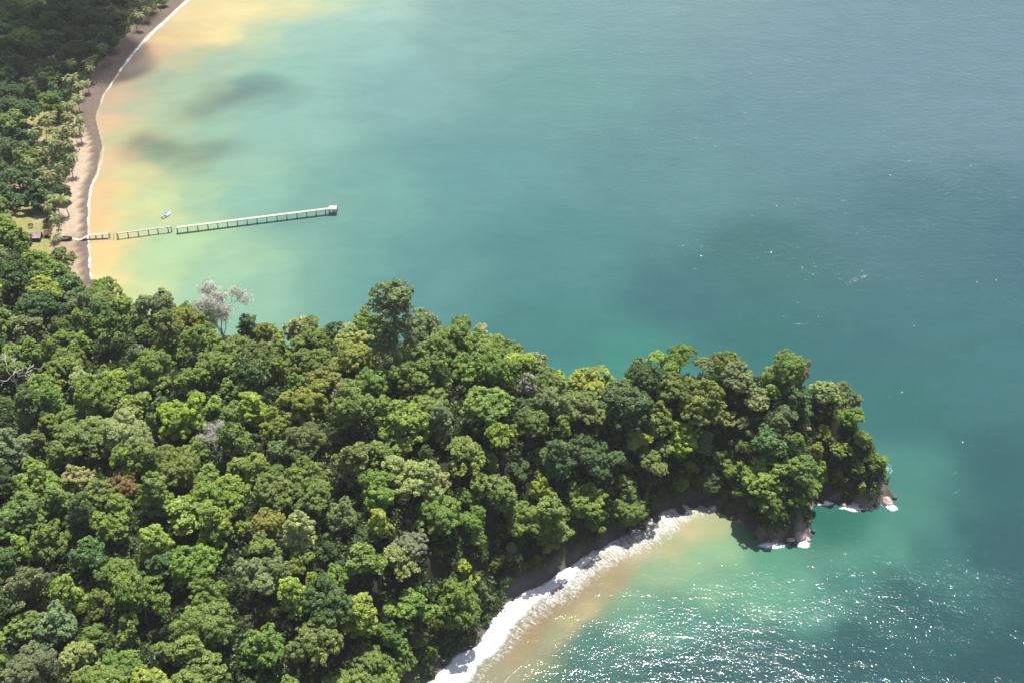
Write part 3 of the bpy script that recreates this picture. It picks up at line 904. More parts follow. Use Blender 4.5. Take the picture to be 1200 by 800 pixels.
special(1000, 482, 'ragged1', 'leafy green', 0.85, 'leafy green tree on the seaward brow of the point', sz=0.9)
special(1014, 508, 'dome3', 'mid-green', 0.72, 'round green tree low on the outer end of the point')
special(1020, 536, 'bigleaf0', 'mid-green', 0.55, 'outermost low green tree of the point, right above the rocks')
special(1006, 545, 'ragged2', 'olive-green', 0.55, 'olive bush tree just left of the outermost low tree')
special(985, 522, 'dome0', 'leafy green', 0.85, 'leafy dome above the notch of the point')
special(984, 556, 'ragged3', 'grey-green', 0.5, 'grey-green bush tree hanging over the notch of the point')
special(960, 545, 'bigleaf1', 'leafy green', 0.8, 'broad-leaved tree left of the notch of the point')
special(936, 585, 'ragged1', 'mid-green', 0.55, 'green bush tree over the pinkish rocks')
special(918, 602, 'dome1', 'olive-green', 0.42, 'small olive bush right above the dark rocks')
special(884, 592, 'ragged0', 'mid-green', 0.45, 'small green bush at the mouth of the cove')
special(835, 560, 'dome2', 'dark green', 0.7, 'dark green tree at the back of the shaded cove')
special(800, 562, 'bigleaf2', 'mid-green', 0.75, 'green tree over the thin upper end of the surf')
# grove behind the bay beach
special(70, 218, 'dome2', 'dark green', 0.95, 'dense dark green tree shading the sand behind the jetty')
special(22, 118, 'giant', 'deep blue-green', 0.95, 'very large dark tree inland of the palm grove')
special(93, 140, 'dome0', 'leafy green', 0.42, 'small round green tree at the edge of the bay sand')
special(188, -6, 'dome3', 'leafy green', 0.8, 'bright green bush tree at the far end of the bay beach')
KINDS['palm4'] = palm_meshes('palm4', 410, 15.5, 8.0)
x, y = P(58, 282)[:2]
add_tree(x, y, 'palm4', 'palm', 1.0, 1.0, 'lone leaning coconut palm between the hut and the jetty', rz=-0.15)

def free(x, y, r, k=0.80, z=0.0):
    return not np.any((TX[:NT] - x) ** 2 + (TY[:NT] - y) ** 2 + 1.3 * (TZ[:NT] - z) ** 2 < ((TR[:NT] + r) * k) ** 2)
TX, TY, TR, TZ = np.zeros(3000), np.zeros(3000), np.zeros(3000), np.zeros(3000)
NT = 0
for t in TREES:
    if t['key'] == 'dead': t['r'] = 9.0
def note():
    global NT
    while NT < len(TREES):
        t = TREES[NT]; TX[NT], TY[NT], TR[NT], TZ[NT] = t['x'], t['y'], t['r'], t['z']; NT += 1
note()

hutp, hut2p = P(42, 285), P(59, 283)
CLEAR = [(P(963, 577), 3), (P(1034, 582), 2.5), (P(937, 629), 2.5), (P(52, 292), 8), (P(34, 292), 9), (P(28, 280), 6), (P(42, 282), 9), (P(42, 300), 7), (P(58, 283), 6), (P(78, 284), 6), (P(88, 284), 4), (P(48, 262), 7), (P(30, 266), 5), (P(47, 140), 9), (P(49, 155), 8), (P(60, 118), 6), (P(85, 295), 7)] + [(np.array([t['x'] + q * 0.25, t['y'] - q, 0]), 7.0) for t in TREES if t['key'] == 'dead' for q in (6, 12, 18)]
# forest cover: the big crowns first, smaller ones in the gaps between them
COLS_H = [('mid-green', 28), ('leafy green', 24), ('olive-green', 12), ('dark green', 9), ('grey-green', 9), ('bright lime-green', 9), ('yellow-green', 2), ('deep blue-green', 5), ('pale green', 5)]
cn, cwt = zip(*COLS_H)
HK = ['dome%d' % i for i in range(5)] * 2 + ['ragged%d' % i for i in range(5)] * 2 + ['bigleaf%d' % i for i in range(3)] * 2 + ['tall%d' % i for i in range(3)]
npalm = 0
for lo, hi, NB, kk in ((1.35, 1.65, 2500, 0.66), (1.05, 1.35, 9000, 0.64), (0.6, 0.95, 16000, 0.70), (0.34, 0.5, 16000, 0.66)):
    cand = np.stack([RNG.uniform(-430, 300, NB), RNG.uniform(180, 1080, NB)], 1)
    cd = signed(cand[:, 0], cand[:, 1], coast); chd = signed(cand[:, 0], cand[:, 1], hill)
    cz = ground(cand[:, 0], cand[:, 1])
    cu, cv_, cdp = proj(cand[:, 0], cand[:, 1], cz + 10)
    okc = (cu > -25) & (cu < 1225) & (cv_ > -10) & (cv_ < 815) & (cd > 0)
    dlow = seg_dist(cand[:, 0], cand[:, 1], low_xy)
    for (x, y), d, dh, z, u, v, dl in zip(cand[okc], cd[okc], chd[okc], cz[okc], cu[okc], cv_[okc], dlow[okc]):
        if any((x - c[0]) ** 2 + (y - c[1]) ** 2 < rr * rr for c, rr in CLEAR): continue
        if lo < 0.5 and not (dh > 0.3 and d > 1.2 and (dl < 15 or d < 9) and y < 560): continue
        if dh > (1.0 if lo > 0.5 else 0.3) and d > (2.5 if lo > 0.5 else 1.2):
            key = random.choice(HK)
            sc = random.uniform(lo, hi)
            r = KINDS[key][3] * sc
            strip = 585 < u < 690
            if dl < (4 + 0.42 * r if strip else 1.5 + 0.16 * r) or d < 0.24 * r: continue
            hs = sc * random.uniform(0.9, 1.15)
            _, vt, _ = proj(x, y, z + KINDS[key][2] * hs)
            if (28 < u + 0 < 72 and vt < 291) or (72 <= u < 122 and vt < 291 + (u - 72) * 0.95): continue   # the yard of the hut stays open
            if not free(x, y, r, kk, z): continue
            add_tree(x, y, key, random.choices(cn, cwt)[0], sc, hs)
        elif dh < -2 and d > 7:
            # palm grove, then taller wood inland
            if d < (36 if y < 760 else 22) + 10 * math.sin(y * 0.05):
                if lo < 0.9 or lo > 1.2: continue
                key = 'palm%d' % random.randrange(4)
                sc = random.uniform(0.95, 1.25)
                if d < (10 if y < 660 else 7.5) or not free(x, y, KINDS[key][3] * sc, 0.72, z): continue
                add_tree(x, y, key, 'palm', sc, sc * random.uniform(.85, 1.05))
                npalm += 1
            else:
                if lo < 0.9: continue
                key = random.choice(HK)
                sc = random.uniform(lo, hi)
                if u < -8 or not free(x, y, KINDS[key][3] * sc, 0.74, z): continue
                add_tree(x, y, key, random.choices(['dark green', 'deep blue-green', 'mid-green', 'olive-green'], [5, 3, 2, 1])[0], sc, sc)
        note()
print('TREES', len(TREES), 'palms', npalm)

# leave out trees the view shows nothing of: nearest first, count what each adds to the cover already there
seen = np.zeros((220, 320), bool)
keep = []
for t in sorted(TREES, key=lambda t: proj(t['x'], t['y'], t['z'])[2]):
    zc_ = t['z'] + t['h'] * 0.62
    u, v, dep = proj(t['x'], t['y'], zc_)
    ru, rv = t['r'] * F / dep * 0.9, (t['r'] * 0.65 + t['h'] * 0.22) * F / dep
    u0, u1 = int((u - ru + 40) / 4), int((u + ru + 40) / 4) + 1
    v0, v1 = int((v - rv + 40) / 4), int((v + rv + 40) / 4) + 1
    u0, u1, v0, v1 = max(u0, 8), min(u1, 311), max(v0, 9), min(v1, 211)
    if u1 <= u0 or v1 <= v0:
        if t['label']: keep.append(t)
        continue
    J, I = np.meshgrid(np.arange(u0, u1), np.arange(v0, v1))
    e = ((J * 4 + 2 - 40 - u) / ru) ** 2 + ((I * 4 + 2 - 40 - v) / rv) ** 2 < 1
    sub = seen[v0:v1, u0:u1]
    new = int((e & ~sub).sum())
    if new >= 6 or t['label']:
        keep.append(t); sub |= e
print('DROPPED', len(TREES) - len(keep))
TREES = keep

# ---- labels that single each tree out
LANDMARKS = [(t['u'], t['v'], 'the ' + ' '.join(t['label'].split()[:40])) for t in TREES if t['label']]
LM = [(455, 355, 'the towering tree'), (250, 385, 'the white dead tree'), (142, 535, 'the huge pale dome'), (142, 590, 'the rust-brown tree'), (350, 550, 'the olive giant'),
      (312, 632, 'the yellow-green dome'), (398, 625, 'the broad grey-green dome'), (402, 480, 'the cream-tinged tree'), (246, 530, 'the leafless grey tree'), (10, 445, 'the bare pale-trunked tree'),
      (70, 440, 'the wide olive tree'), (18, 625, "the left margin's olive dome"), (617, 458, 'the pinkish-brown tree'), (800, 430, 'the flat-topped tree'), (752, 450, 'the pointed tree over the dip'),
      (925, 445, 'the dome atop the point'), (968, 475, 'the pale dome facing the sea'), (942, 510, 'the whitish tree of the point'), (583, 520, 'the lime tree of the ridge'), (545, 685, 'the lime tree over the surf'),
      (482, 650, 'the grey-brown tree'), (745, 535, 'the lime tree above the beach'), (905, 600, 'the pinkish shore rock'), (860, 575, 'the shaded cove'), (42, 275, 'the tin-roofed hut'),
      (180, 680, 'the blue-green tree'), (95, 665, 'the lower-left blue-green tree'), (60, 745, 'the bottom-left grey-green dome'), (22, 145, 'the very large inland tree'), (70, 240, 'the dark tree behind the jetty'),
      (93, 148, 'the small round beach tree'), (188, 5, "the bay beach's far end"), (640, 670, 'the grey sand strip'), (520, 760, 'the widest surf'), (110, 345, "the bay beach's near end"), (300, 760, "the bottom edge's left half"), (420, 730, "the bottom edge's middle"), (90, 50, 'the shaded grove')]
def where(u, v):
    i = min(range(len(LM)), key=lambda k: (LM[k][0] - u) ** 2 + (LM[k][1] - v) ** 2)
    du, dv = u - LM[i][0], v - LM[i][1]
    dist = math.hypot(du, dv)
    a = math.degrees(math.atan2(-dv, du)) % 360
    w_ = ['right of', 'up and right of', 'above', 'up and left of', 'left of', 'down and left of', 'below', 'down and right of'][int((a + 22.5) // 45) % 8]
    return w_ + ' ' + LM[i][2], dist
used = {}
for t in TREES:
    if t['label']: continue
    wh, dist = where(t['u'], t['v'])
    kind = ''.join(c for c in t['key'] if not c.isdigit())
    if kind == 'palm': base = 'coconut palm ' + wh
    else:
        size = 'small' if t['r'] < 4.6 else ('large' if t['r'] > 7.2 else 'mid-sized')
        base = '%s %s %s tree %s' % (size, t['colour'], SHAPE[kind], wh)
    t['base'] = base; t['dist'] = dist
    used.setdefault(base, []).append(t)
ORD = ['', 'second-nearest', 'third-nearest', 'fourth-nearest', 'fifth-nearest', 'sixth-nearest', 'seventh-nearest', 'eighth-nearest', 'ninth-nearest', 'tenth-nearest']
for base, ts in used.items():
    ts.sort(key=lambda t: t['dist'])
    for k, t in enumerate(ts):
        if len(ts) == 1: t['label'] = base
        else: t['label'] = ('nearest' if k == 0 else ORD[min(k, 9)]) + ' ' + base

def build_tree(t):
    kind = ''.join(c for c in t['key'] if not c.isdigit())
    cm, tm, h, r = KINDS[t['key']]
    palm = kind == 'palm'
    dead = kind in ('dead', 'snag', 'snagb')
    root = empty('palm_tree' if palm else ('dead_tree' if dead else 'broadleaf_tree'), (t['x'], t['y'], t['z']), t['rz'], (t['sc'] * random.uniform(.86, 1.16), t['sc'] * random.uniform(.86, 1.16), t['sz']),
                 label=t['label'], cat='palm tree' if palm else 'tree',
                 group='coconut palms behind the bay beach' if palm else ('dead trees in the forest' if dead else ('trees behind the bay beach' if t['v'] < 262 and t['u'] < 200 else 'trees of the headland forest')))
    if not palm and not dead: root.rotation_euler = (random.uniform(-.09, .09), random.uniform(-.09, .09), t['rz'])
    obj('trunk', tm, None, root)
    c = obj('branches' if dead else 'crown', cm, None, root)
    if not dead:
        base = np.array((.165, .190, .050) if palm else PAL[t['colour']])
        j = 1 + np.array([random.uniform(-.08, .06), random.uniform(-.08, .08), random.uniform(-.15, .15)])
        c.color = (*(base * j * random.uniform(.88, 1.12)), 1)
for t in TREES: build_tree(t)

# ------------------------------------------------------------------ undergrowth filling the forest floor
rng = np.random.default_rng(900)
n = 85000
ux, uy = rng.uniform(-430, 300, n), rng.uniform(130, 1000, n)
ud, uh = signed(ux, uy, coast), signed(ux, uy, hill)
dl = seg_dist(ux, uy, low_xy)
uz = ground(ux, uy)
pu, pv, _ = proj(ux, uy, uz)
k = (((uh > 0.5) & (ud > 0.5) & (dl > 5 + 2 * fbm(ux, uy, 12, 2, 3))) | ((uh < -3) & (ud > 15) & (fbm(ux, uy, 14, 3, 61) > 0.40))) & (pu > -160) & (pu < 1260) & (pv > -60) & (pv < 1020)
shore_ = spline(np.array(list(north_xy[-7:]) + tip_xy + low_xy[:13]), 900)
sj = rng.integers(0, 900, 2600)
sx_ = shore_[sj, 0] + rng.normal(0, 7, 2600); sy_ = shore_[sj, 1] + rng.normal(0, 7, 2600)
sd_ = signed(sx_, sy_, coast); sl_ = seg_dist(sx_, sy_, low_xy); sz2 = ground(sx_, sy_); su_, sv_, _ = proj(sx_, sy_, sz2)
ks = (sd_ > 1.2) & (sd_ < 18) & (sl_ > np.where((su_ > 590) & (su_ < 690), 7.0, 2.2))
ux, uy, uz, ud, uh, k = np.r_[ux, sx_], np.r_[uy, sy_], np.r_[uz, sz2], np.r_[ud, sd_], np.r_[uh, sd_], np.r_[k, ks]
for c_, rr_ in CLEAR: k &= (ux - c_[0]) ** 2 + (uy - c_[1]) ** 2 > (rr_ + 1) ** 2
ux, uy, uz, ud = ux[k], uy[k], uz[k], ud[k]
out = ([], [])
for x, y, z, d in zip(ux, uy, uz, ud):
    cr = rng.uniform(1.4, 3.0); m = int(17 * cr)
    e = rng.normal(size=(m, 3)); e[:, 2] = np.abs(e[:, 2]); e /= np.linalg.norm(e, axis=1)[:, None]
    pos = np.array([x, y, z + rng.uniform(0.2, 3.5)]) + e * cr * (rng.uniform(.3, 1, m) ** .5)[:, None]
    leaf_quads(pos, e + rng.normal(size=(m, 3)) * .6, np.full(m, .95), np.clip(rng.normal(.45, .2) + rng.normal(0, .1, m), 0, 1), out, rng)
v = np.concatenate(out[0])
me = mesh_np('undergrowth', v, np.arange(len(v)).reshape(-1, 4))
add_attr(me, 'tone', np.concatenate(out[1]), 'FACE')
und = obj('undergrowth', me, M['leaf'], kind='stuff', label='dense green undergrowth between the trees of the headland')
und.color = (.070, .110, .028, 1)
print('UNDER', len(ux), len(v) // 4)

# ------------------------------------------------------------------ rocks
def rock_mesh(seed, sub=2):
    import bmesh
    rng = np.random.default_rng(seed)
    bm = bmesh.new()
    bmesh.ops.create_icosphere(bm, subdivisions=3, radius=1)
    planes = [(lambda q: q / np.linalg.norm(q))(rng.normal(size=3)) for _ in range(9)]
    cut = rng.uniform(.55, .85, 9)
    for v in bm.verts:
        p = np.array(v.co)
        for a, c in zip(planes, cut):
            s = p @ a
            if s > c: p = p - a * (s - c) * 0.9
        p = p * (1 + 0.10 * (fbm(p[0] * 3 + p[2] * 2, p[1] * 3, 1.0, 2, seed) - .5))
        v.co = p
    me = bpy.data.meshes.new('rock'); bm.to_mesh(me); bm.free()
    return me
ROCKM = [rock_mesh(600 + i) for i in range(6)]
ROCKD = [rock_mesh(620 + i) for i in range(4)]
for r_ in ROCKM: r_.materials.append(M['rock'])
for r_ in ROCKD: r_.materials.append(M['dark_rock'])
def rock(u, v, size, rz, label, dark=False, k=0, tilt=0.0, dz=0.0):
    c = P(u, v)
    me = (ROCKD if dark else ROCKM)[k % (4 if dark else 6)]
    o = obj('rock', me, None, None, label, 'rock', 'shore rocks round the point')
    o.location = (c[0], c[1], dz); o.scale = [1.3 * q for q in size]; o.rotation_euler = (0, tilt, RAD(rz))
rock(963, 577, (4.6, 2.6, 2.0), -10, 'broad flat pale rock in the notch of the point', k=0)
rock(953, 571, (2.4, 2.0, 2.4), 20, 'pale brown rock at the inner end of the flat pale rock', k=1)
rock(1026, 578, (3.0, 3.6, 3.4), 35, 'pale sunlit rock below the outermost trees', k=2)
rock(1036, 586, (3.2, 2.2, 1.8), -35, 'outermost pale rock of the point', k=3)
rock(1000, 589, (3.0, 1.3, 0.8), -8, 'low pale rock awash between the two pale groups', k=4)
rock(986, 580, (1.5, 1.2, 0.9), 10, 'small pale rock in the wash beside the notch', k=5)
rock(934, 627, (3.4, 3.0, 2.4), 15, 'large pinkish rock under the overhanging light green tree', k=1)
rock(943, 622, (1.8, 1.9, 2.4), 50, 'upright pinkish rock behind the large pinkish one', k=2)
rock(925, 632, (2.2, 1.3, 1.0), 0, 'low pinkish rock in front of the large pinkish one', k=4)
rock(909, 634, (1.3, .9, .7), 30, 'small pale rock left of the pinkish rocks', k=5)
rock(900, 632, (1.1, .8, .6), 60, 'smallest pale rock in the wash left of the pinkish rocks', k=3)
rock(1020, 574, (2.4, 2.0, 1.8), 70, 'pale rock just under the outermost low tree', k=0, dz=1.2)
rock(1031, 572, (1.8, 1.6, 1.5), 15, 'pale rock at the top of the outermost rock group', k=5, dz=1.0)
rock(1042, 590, (1.4, 1.1, 0.8), 95, 'small pale rock at the very end of the point', k=4)
rock(1014, 588, (2.0, 1.2, 1.0), 130, 'pale rock awash left of the outermost pale rock', k=2)
rock(972, 581, (2.2, 1.3, 1.0), 160, 'pale rock at the right end of the flat pale rock', k=3)
rock(940, 614, (1.7, 1.5, 1.4), 40, 'brownish pale rock uphill of the pinkish rocks', k=0, dz=1.0)
rock(928, 622, (1.6, 1.2, 1.1), 80, 'pinkish rock wedged behind the low pinkish one', k=3, dz=.8)
rock(946, 632, (1.4, 1.0, .8), 10, 'small pinkish rock at the right foot of the large one', k=5)
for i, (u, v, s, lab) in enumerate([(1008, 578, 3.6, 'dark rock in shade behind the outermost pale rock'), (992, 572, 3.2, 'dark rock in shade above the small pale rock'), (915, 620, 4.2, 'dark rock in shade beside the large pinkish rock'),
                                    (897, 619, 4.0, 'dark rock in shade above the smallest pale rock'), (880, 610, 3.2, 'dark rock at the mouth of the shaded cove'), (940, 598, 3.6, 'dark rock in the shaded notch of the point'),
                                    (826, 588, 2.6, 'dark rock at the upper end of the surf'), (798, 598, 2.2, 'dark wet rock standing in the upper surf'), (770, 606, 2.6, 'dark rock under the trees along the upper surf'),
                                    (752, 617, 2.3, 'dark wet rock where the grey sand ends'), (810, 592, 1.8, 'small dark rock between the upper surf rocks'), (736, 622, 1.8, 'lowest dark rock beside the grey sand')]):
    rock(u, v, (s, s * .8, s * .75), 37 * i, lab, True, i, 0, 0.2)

rngb = np.random.default_rng(55)
edge_ = spline(np.array(list(north_xy[-4:]) + tip_xy + low_xy[:5]), 70)
ORDW = 'first second third fourth fifth sixth seventh eighth ninth tenth eleventh twelfth thirteenth fourteenth fifteenth sixteenth seventeenth eighteenth nineteenth twentieth'.split()
ORDW += ['twenty-' + q for q in ORDW[:9]] + ['thirtieth'] + ['thirty-' + q for q in ORDW[:9]]
num_ = {True: 0, False: 0}
for i, (ex, ey) in enumerate(edge_):
    if rngb.random() < 0.30: continue
    pale = rngb.random() < 0.30
    sz_ = rngb.uniform(.7, 1.9)
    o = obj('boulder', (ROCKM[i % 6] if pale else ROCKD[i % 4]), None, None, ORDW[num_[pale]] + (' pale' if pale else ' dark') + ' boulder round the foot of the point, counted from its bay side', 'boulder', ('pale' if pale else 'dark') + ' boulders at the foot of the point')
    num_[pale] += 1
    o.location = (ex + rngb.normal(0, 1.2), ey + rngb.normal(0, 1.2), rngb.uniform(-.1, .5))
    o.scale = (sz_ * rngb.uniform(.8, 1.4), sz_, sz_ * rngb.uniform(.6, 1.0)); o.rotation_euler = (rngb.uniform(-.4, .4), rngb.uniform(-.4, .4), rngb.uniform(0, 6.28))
# ------------------------------------------------------------------ jetty
DZ = 4.0
def jetty(name, pts, width, label, pile_u, thick=0.28, rail=False, piles=True, deck_w=None):
    """deck panels between the supports, a pair of piles with a cross beam at every support"""
    a, b = P(*pts[0]), P(*pts[1])
    d = (b - a); L = math.hypot(d[0], d[1]); dx = d / np.linalg.norm(d)
    side = np.array([-dx[1], dx[0], 0]); side /= np.linalg.norm(side); up = np.cross(dx, side)
    mid = (a + b) / 2
    root = empty(name, (a[0], a[1], 0), 0, label=label, cat='jetty', group='sections of the broken jetty')
    o3 = np.array([a[0], a[1], 0])
    us = [pts[0][0]] + list(pile_u) + [pts[1][0]]
    st = sorted(set([np.clip((P(u, pts[0][1] + (pts[1][1] - pts[0][1]) * (u - pts[0][0]) / (pts[1][0] - pts[0][0]), DZ)[0] - a[0]) / (b[0] - a[0]), 0, 1) for u in us]))
    for s0, s1 in zip(st[:-1], st[1:]):
        if s1 - s0 < 0.01: continue
        panel = MB()
        ln = (s1 - s0) * np.linalg.norm(d)
        nb = max(3, int(ln / 0.62))
        for q in range(nb):
            c = a + d * (s0 + (s1 - s0) * (q + .5) / nb) - o3
            panel.box(c + up * random.uniform(-.015, .015), (ln / nb - 0.03, width * random.uniform(.98, 1.02), 0.09), dx, side, up)
        for sgn in (-.38, .38):
            panel.box(a + d * (s0 + s1) / 2 - o3 + side * sgn * width - up * 0.21, (ln - .04, .16, .30), dx, side, up)
        obj('deck_panel', panel.mesh('deck_panel'), M['deck'], root)
    if piles:
        for s in st:
            c = a + d * s - o3
            g = min(ground1(c[0] + o3[0], c[1] + o3[1]), 0)
            for sgn in (-.40, .40):
                mb = MB(); p = c + side * sgn * width
                mb.tube([(p[0], p[1], g - 1.0), (p[0], p[1], c[2] - 0.10)], [.24, .21], 7)
                obj('pile', mb.mesh('pile'), M['pile'], root)
            mb = MB(); mb.box(c - up * 0.48, (.24, width * 1.02, .24), dx, side, up)
            obj('cross_beam', mb.mesh('cross_beam'), M['pile'], root)
    return root, a, b, dx, side, o3
jetty('jetty', [(207, 266.5, DZ), (392, 243.5, DZ)], 2.0, 'long outer section of the pale jetty reaching into the bay', [219, 231, 243, 254.5, 266, 277.5, 289, 300.6, 312, 324, 335.5, 347.5, 359, 370, 381])
jetty('jetty', [(137, 273.5, DZ - .2), (200, 265.5, DZ - .2)], 1.0, 'narrow middle section of the jetty on thin piles', [149, 161, 173, 184, 196])
# end platform of the outer section is part of it
outer_root = [o for o in bpy.data.objects if o.name == 'jetty'][0]
b = P(390, 243.8, DZ); o3 = np.array(outer_root.location)
pl = MB()
for q in range(8):
    pl.box(b - o3 + np.array([-2.2 + q * .62, 0.3, .14]), (.58, 4.6, .1))
obj('end_platform', pl.mesh('end_platform'), M['deck'], outer_root)
for ix in (-2.2, 0, 2.2):
    for iy in (-1.8, 2.2):
        mb = MB(); mb.tube([b - o3 + (ix, iy, -DZ - 4), b - o3 + (ix, iy, 0.05)], [.24, .21], 7)
        obj('pile', mb.mesh('pile'), M['pile'], outer_root)
mb = MB()
for ix in (-2.4, 2.4): mb.tube([b - o3 + (ix, 2.5, .1), b - o3 + (ix, 2.5, 1.2)], [.07, .07], 5)
mb.tube([b - o3 + (-2.4, 2.5, 1.15), b - o3 + (2.4, 2.5, 1.15)], [.06, .06], 5)
obj('railing', mb.mesh('railing'), M['rail'], outer_root)
# shore section: a ramp up from the sand, then level
g0 = P(85, 282); g1 = P(94, 283); g2 = P(104, 275.8, 2.6); g3 = P(127, 273.5, 3.2)
root = empty('jetty', (g0[0], g0[1], 0), 0, label='shore end of the jetty, a pale ramp from the sand across the surf', cat='jetty', group='sections of the broken jetty')
o3 = np.array([g0[0], g0[1], 0])
for A, B, za, zb in ((g0, g1, .15, .3), (g1, g2, .3, 2.6), (g2, g3, 2.6, 3.2)):
    A = np.array([A[0], A[1], za + (ground1(A[0], A[1]) if za < 1 else 0)]); B = np.array([B[0], B[1], zb + (ground1(B[0], B[1]) if zb < 1 else 0)])
    d = B - A; ln = np.linalg.norm(d); dx = d / ln; side = np.array([-dx[1], dx[0], 0]); side /= np.linalg.norm(side); up = np.cross(dx, side)
    mb = MB(); nb = max(3, int(ln / .62))
    for q in range(nb):
        mb.box(A + d * (q + .5) / nb - o3 + up * random.uniform(-.015, .015), (ln / nb - .03, 2.0 * random.uniform(.98, 1.02), .09), dx, side, up)
    for sgn in (-.8, .8): mb.box((A + B) / 2 - o3 + side * sgn - up * .17, (ln - .04, .16, .24), dx, side, up)
    obj('deck_panel', mb.mesh('deck_panel'), M['deck'], root)
    if zb > 2:
        for s in ((.5, 1.0) if za < 1 else (.33, .66, 1.0)):
            c = A + d * s - o3
            for sgn in (-.8, .8):
                p = c + side * sgn; mb = MB()
                mb.tube([(p[0], p[1], -2), (p[0], p[1], c[2] - .1)], [.2, .18], 7)
                obj('pile', mb.mesh('pile'), M['pile'], root)
# bare stringers and stumps left in the first gap
ga, gb = P(128, 274, 3.2), P(136.5, 273.5, 3.8)
root = empty('jetty_remnant', (ga[0], ga[1], 0), 0, label='bare rails and posts left in the gap near the shore end of the jetty', cat='jetty', group='sections of the broken jetty')
o3 = np.array([ga[0], ga[1], 0])
for sgn in (-.7, .7):
    mb = MB(); mb.tube([ga - o3 + (0, sgn, 0), gb - o3 + (0, sgn, 0)], [.07, .07], 5)
    obj('stringer', mb.mesh('stringer'), M['rail'], root)
    for s in (.05, .5, .95):
        p = ga + (gb - ga) * s - o3; mb = MB()
        mb.tube([(p[0], p[1] + sgn, -2), (p[0], p[1] + sgn, p[2] + .05)], [.11, .10], 6)
        obj('post', mb.mesh('post'), M['rail'], root)

# ------------------------------------------------------------------ motor boat
def hull(L, W, Hh, n=13, m=9):
    """open boat hull, bow towards +x"""
    V, Fc = [], []
    for i in range(n):
        t = i / (n - 1); x = (t - .5) * L
        w = W / 2 * (1 - max(0, (t - .45) / .55) ** 2.2) * (0.9 + .1 * min(1, t * 4)) + .02
        sheer = Hh * (1 + .35 * max(0, t - .5) ** 1.5 * 2)
        for j in range(m):
            a = (j / (m - 1) - .5) * 2
            y = w * math.copysign(abs(a) ** .7, a)
            z = sheer * (abs(a) ** 2.2) - .15 * (1 - abs(a)) * (1 - max(0, t - .6) * 2)
            V.append((x, y, z))
    for i in range(n - 1):
        for j in range(m - 1):
            Fc.append((i * m + j, (i + 1) * m + j, (i + 1) * m + j + 1, i * m + j + 1))
    V.append((-L / 2, 0, Hh)); c = len(V) - 1
    for j in range(m - 1): Fc.append((j, j + 1, c))
    me = bpy.data.meshes.new('hull'); me.from_pydata(V, [], Fc); me.update()
    return me
c = P(195.5, 253)
d = P(201, 249.5) - P(190, 256)
root = empty('motor_boat', (c[0], c[1], -0.05), math.atan2(d[1], d[0]), (1.15, 1.3, 1.2), label='small white open boat with a blue canopy moored by the jetty', cat='boat')
hm = hull(6.2, 2.0, .75)
h_ = obj('hull', hm, M['hull'], root)
sol = h_.modifiers.new('thickness', 'SOLIDIFY'); sol.thickness = .07
mb = MB(); mb.box((-.3, 0, .28), (4.6, 1.35, .05)); obj('floor', mb.mesh('floor'), M['hull_in'], root)
mb = MB(); mb.box((2.0, 0, .78), (1.5, .9, .06)); obj('foredeck', mb.mesh('foredeck'), M['hull'], root)
for xx in (-1.9, .9):
    mb = MB(); mb.box((xx, 0, .52), (.4, 1.45, .07)); obj('bench_seat', mb.mesh('bench_seat'), M['hull'], root)
mb = MB()
for k_ in range(7):
    yy = (k_ - 3) * .28; mb.box((-.6, yy, 1.95 - .10 * (yy / .84) ** 2), (2.0, .285, .05))
cn_ = obj('canopy', mb.mesh('canopy'), M['blue_canvas'], root)
for xx in (-1.5, .3):
    for yy in (-.8, .8):
        mb = MB(); mb.tube([(xx, yy, .6), (xx, yy, 1.84)], [.035, .035], 6); obj('canopy_pole', mb.mesh('canopy_pole'), M['hull_in'], root)
mb = MB(); mb.box((-3.2, 0, .85), (.35, .4, .5)); mb.box((-3.25, 0, .25), (.16, .14, .9))
obj('outboard_motor', mb.mesh('outboard_motor'), M['motor'], root)

# dark boat on the sand beside the ramp
c = P(78, 284); gz = ground1(c[0], c[1])
root = empty('beached_boat', (c[0], c[1], gz + .25), RAD(4), (1.25, 1.5, 1.6), label='dark boat drawn up on the sand at the foot of the jetty ramp', cat='boat')
h_ = obj('hull', hull(6.2, 2.2, .8), M['dark_hull'], root); sol = h_.modifiers.new('thickness', 'SOLIDIFY'); sol.thickness = .08
mb = MB(); mb.box((-.4, 0, .55), (4.6, 1.5, .06)); obj('floor', mb.mesh('floor'), M['dark_hull'], root)
mb = MB(); mb.box((.4, 0, .62), (.5, 1.6, .08)); obj('bench_seat', mb.mesh('bench_seat'), M['pile'], root)

